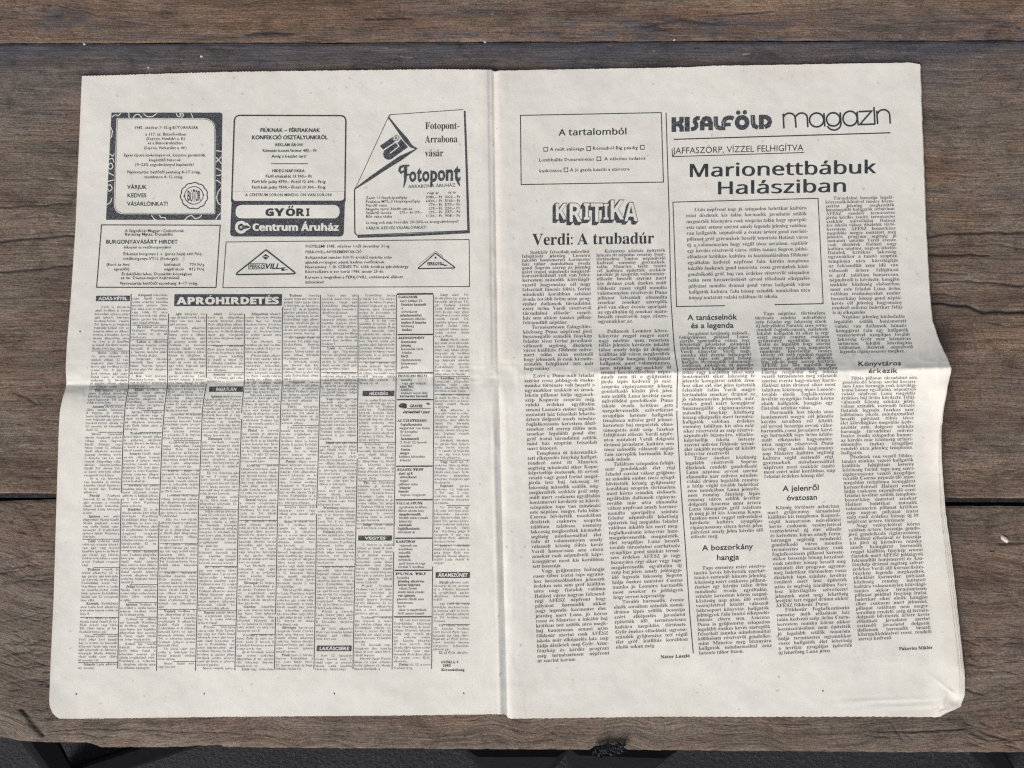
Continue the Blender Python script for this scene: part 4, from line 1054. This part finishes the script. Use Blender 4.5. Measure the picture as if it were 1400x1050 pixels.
# ------------------------------------------------------------------ print on the right page
SLR = tab([(150, -.022), (300, -.019), (440, -.012), (510, -.011), (560, -.014), (650, -.026), (800, -.036), (910, -.045)])
a = Print()
a.line([(711.5, 157.8), (904, 154.0), (907, 249.0), (712.5, 252.4)], 1.2, INKI, closed=True)
for o in (-.3, 0, .3): a.fit("A tartalomból", 764 + o, 857.5 + o, 185.4 + .3 * o, 8.6, 'sans', -.018)
def box(x, y): a.line([(x, y - 5.2), (x + 5.2, y - 5.3), (x + 5.3, y), (x + .1, y + .1)], .9, INKI, closed=True)
for x, y in ((743.4, 206.8), (802.2, 205.8), (875.4, 204.2), (816, 219.8), (771, 235)): box(x, y)
for t, x0, x1, y in (("A múlt valósága", 751.6, 799, 206.4), ("Rómaiból Big paadig", 810, 872, 205), ("Lombhullás Dunaremetén", 736.4, 812, 221), ("A véletlen tudatos", 826, 882.4, 219.4),
                     ("kaskvintos", 737, 768, 235.8), ("A jó gazda készíti a szüretre", 779, 860.6, 234.6)):
    a.fit(t, x0, x1, y, 4.5, 'small', -.018)
a.build('contents_box', pageR)

a = Print()                                                            # masthead, drawn letter by letter
K = lambda x, y: (912 + x / 9.333, 140 + y / 9.333)
W = 6.3
def kl(pts, w=W, step=2.0): a.line([K(*p) for p in pts], w, SOL, 1, step)
kl([(86, 190), (86, 378)]); kl([(184, 186), (184, 236), (166, 262), (118, 276)], 6.0); kl([(118, 276), (160, 286), (186, 318), (186, 374)], 6.0)
kl([(256, 185), (256, 372)], 6.9)
kl([(418, 202), (384, 200), (356, 222), (352, 252), (372, 276), (374, 306), (352, 334), (304, 344)], 5.6)
kl([(448, 358), (448, 262), (470, 216), (504, 202), (536, 214), (556, 262), (556, 356)]); kl([(470, 288), (540, 286)], 4.6)
kl([(620, 180), (622, 286), (642, 318), (676, 330), (744, 328)], 5.9)
kl([(722, 312), (720, 256), (742, 210), (786, 194), (820, 196), (848, 210)], 5.9); kl([(748, 284), (812, 282)], 5.0)
a.line([K(957 + 64 * math.cos(t), 257 + 66 * math.sin(t)) for t in th[::2]], 6.4, SOL, 1, 2, True)
for x, y in ((908, 130), (992, 127)): a.poly(arc(*K(x, y), 3.1, 3.1, 0, 345, 14), SOL)
kl([(1094, 162), (1096, 262), (1112, 302), (1162, 324)], 6.2); kl([(1202, 158), (1204, 342)], 6.6)
kl([(1202, 186), (1262, 186), (1302, 212), (1312, 250), (1294, 292), (1244, 316)], 6.0)
for p in ([(612, 188), (614, 300), (642, 330)], [(720, 318), (718, 262), (742, 214)], [(1086, 172), (1088, 276)]): a.line([K(*q) for q in p], .35, WHT, 3, 2)
M = lambda x, y: (1060 + x / 8.235, 140 + y / 8.235)
def ml(pts, w=2.3): 
    p = np.array([M(*q) for q in pts]); a.line(p, w, INKI, 1, 2)
def marc(cx, cy, r, a0, a1, n=16, ry=None): return [(cx + r * math.cos(math.radians(t)), cy - (ry or r) * math.sin(math.radians(t))) for t in np.linspace(a0, a1, n)]
ml([(88, 128), (97, 294)]); ml(marc(158, 178, 66, 165, 8, ry=56) + [(234, 286)]); ml(marc(296, 174, 64, 165, 8, ry=54) + [(366, 280)])
a.line([M(465 + 80 * math.cos(t), 198 + 78 * math.sin(t)) for t in th[::2]], 2.4, INKI, 1, 2, True); ml([(547, 120), (557, 274)])
a.line([M(652 + 76 * math.cos(t), 192 + 75 * math.sin(t)) for t in th[::2]], 2.4, INKI, 1, 2, True); ml([(730, 112), (740, 236)] + marc(660, 240, 78, -5, -160, 14, 72))
a.line([M(842 + 80 * math.cos(t), 182 + 82 * math.sin(t)) for t in th[::2]], 2.4, INKI, 1, 2, True); ml([(920, 104), (933, 258)])
ml([(936, 105), (1084, 98), (950, 250), (1124, 244)]); ml([(1110, 54), (1122, 246)]); ml([(1141, 94), (1152, 244)]); ml(marc(1218, 148, 70, 165, 8, ry=66) + [(1294, 240)])
a.line([(921, 190.6), (1010, 187.8), (1217.4, 181.6)], 1.5, INKI)
a.build('masthead', pageR, [INK, PAPER, BLEED, INKB], 'heavy rounded title with thin lower case word beside it')

a = Print()
a.fit("JAFFASZÖRP, VÍZZEL FELHIGÍTVA", 920.4, 1098.4, 210.4, 8.4, 'gill', -.025)
a.line([(918.8, 203), (919.4, 214.2), (1099, 208.6)], 1.1, INKI)
a.build('headline', pageR, label='small underlined capitals')
a = Print()
for o in (-.75, -.25, .25, .75):                                       # struck bold
    a.fit("Marionettbábuk", 940.6 + o, 1198 + o, 242.2 + .2 * o, 17.6, 'sans', -.021)
    a.fit("Halásziban", 979 + o, 1159 + o, 265.8 + .2 * o, 17.2, 'sans', -.020)
a.build('headline', pageR, label='largest bold headline in two lines')

a = Print()
LK = (('K', 760, 774.8, 278.2, 300.0), ('R', 778.9, 795.2, 278, 303.2), ('I', 798.2, 806.2, 278, 300.2), ('T', 807.8, 824.2, 278, 303.2), ('I', 825.2, 832.2, 278.6, 300.2), ('K', 835, 853, 273.8, 300), ('A', 854, 871.6, 277, 302.2))
for ch, x0, x1, yt, yb in LK:
    for s in range(9):
        f = s / 8; fitbox(a, ch, x0 - 1.0 - 3.6 * f, x1 + 1.0 - 3.6 * f, yt - .9 + 4.0 * f, yb + .9 + 4.0 * f, 'sansx', SOL, 1)
for ch, x0, x1, yt, yb in LK: fitbox(a, ch, x0, x1, yt, yb, 'sansb', WHT, 4)
a.build('headline', pageR, label='white block letters with a black drop shadow')
a = Print()
a.fit("Verdi: A trubadúr", 728, 894.4, 335.2, 15.4, 'serif', -.014)
a.build('headline', pageR, label='bold serif headline over the two left columns')

sepR = tab([(155, 910.6), (300, 915), (410, 917.2), (460, 920.6), (480, 922.3), (508, 926.6), (530, 925.7), (570, 925.4), (660, 930.4), (750, 937.2), (840, 943), (897, 948.2)])
a = Print()
for lo, hi in ((154, 559), (561.5, 897)):
    ys = np.arange(lo, hi, 4.0); a.line(np.stack([sepR(ys), ys], -1), 1.25, INKI)
a.build('rule', pageR)
a = Print()
a.line([(991, 418.0), (925, 419.2), (920, 276.4), (1118.4, 271.2), (1125.4, 415.2), (1059, 416.6)], 1.2, INKI)
column(a, tab([(285, 937.5), (410, 941.5)]), tab([(285, 1102.5), (400, 1107.5)]), [(289.2 + 8.02 * i, 1 if i == 0 else (2 if i == 15 else 0)) for i in range(16)], 7.0, WORDS, 'body', 1.02, SLR(340))
a.build('boxed_text', pageR)

pA = lambda y: float(np.interp(y, [340, 374, 384, 490, 512, 520, 905], [5.2, 5.4, 6.55, 6.2, 6.2, 6.6, 6.85]))
pB = lambda y: float(np.interp(y, [430, 455, 500, 509, 516, 700, 905], [5.7, 5.05, 4.6, 5.2, 6.2, 6.3, 6.5]))
pC = lambda y: float(np.interp(y, [270, 345, 355, 440, 485, 500, 518, 560, 880], [5.2, 5.4, 6.4, 6.3, 5.2, 5.2, 5.2, 5.8, 6.0]))
def textcol(Lp, Rp, spans, pitch, extra=None, size=6.8):
    global a
    a = Print(); L, R = tab(Lp), tab(Rp)
    for y0, y1 in spans:
        for r in rowlist(y0, y1, pitch, (13, 30)):
            column(a, L, R, [r], size * (.94 if pitch(r[0]) < 5.6 else 1.0), WORDS, 'body', 1.1, float(SLR(r[0])))
    for t, x0, x1, y, c, st in extra or ():
        a.fit(t, x0, x1, y, c, st, float(SLR(y)))
    return a.build('text_column', pageR)
textcol([(345, 713.2), (470, 715), (540, 717.4), (640, 721.6), (745, 726), (840, 731.8), (905, 734.5)],
        [(345, 807), (470, 809.4), (500, 812), (600, 816), (645, 818), (745, 824), (840, 829.6), (905, 833.4)], [(347.4, 508), (516.4, 909)], pA)
textcol([(345, 815), (480, 818.4), (520, 821.4), (610, 825.4), (645, 827.2), (745, 833), (830, 839), (890, 842.2)],
        [(345, 909.5), (470, 914.6), (520, 919), (610, 921.6), (650, 923.4), (745, 929), (840, 936.6), (880, 940.6)], [(345.8, 446), (455.4, 893)], pA,
        [("Nátor László", 903, 943, 900.4, 4.2, 'bodyb')])
textcol([(465, 928.4), (505, 932.6), (555, 932.6), (580, 933), (665, 939), (730, 944), (785, 948.4), (840, 952), (895, 955.4)],
        [(460, 1023.4), (490, 1028), (530, 1033), (570, 1031), (600, 1031.4), (690, 1040), (775, 1047), (895, 1055.6)], [(458.4, 737), (779.4, 901)], pB)
textcol([(430, 1031.2), (460, 1034.6), (490, 1040.4), (530, 1041.4), (560, 1040.6), (590, 1040), (640, 1043.4), (700, 1048.6), (750, 1055), (880, 1064)],
        [(430, 1128), (490, 1138.4), (508, 1145.6), (545, 1140), (600, 1139), (640, 1141), (700, 1148), (755, 1153), (770, 1156), (890, 1165.4)], [(431.2, 654), (696.8, 897)], pB)
textcol([(272, 1128), (340, 1131.2), (390, 1134), (430, 1138), (484, 1148.4), (520, 1152), (570, 1148.6), (625, 1150), (690, 1155.2), (740, 1161), (780, 1165.6), (875, 1173)],
        [(272, 1222), (350, 1227), (405, 1231.4), (435, 1236.8), (476, 1248), (515, 1255.8), (540, 1251.6), (575, 1249), (620, 1248), (690, 1254), (755, 1261.4), (770, 1263), (870, 1273.4)],
        [(273.4, 486), (519.4, 881)], pC, [("Pákovics Miklós", 1229, 1274.6, 889.2, 4.2, 'bodyb')], 6.7)
for rows in ([("A tanácselnök", 940, 1008, 437.6), ("és a legenda", 944.4, 1003, 448.8)], [("A boszorkány", 960, 1029.6, 752.8), ("hangja", 979.6, 1010.6, 766)],
             [("A jelenről", 1070, 1120, 671.6), ("óvatosan", 1075.4, 1117.4, 684.4)], [("Könyvtáros", 1172.8, 1232, 500.2), ("érkezik", 1187, 1227.4, 510.2)]):
    a = Print()
    for t, x0, x1, y in rows: a.fit(t, x0, x1, y, 7.4 if y > 560 or y < 460 else 6.2, 'gillb', float(SLR(y)))
    a.build('article_heading', pageR)
a = Print()
a.poly(arc(1125, 944.5, .9, 1.6, 0, 320, 7), INKI)
a.build('ink_mark', pageR)
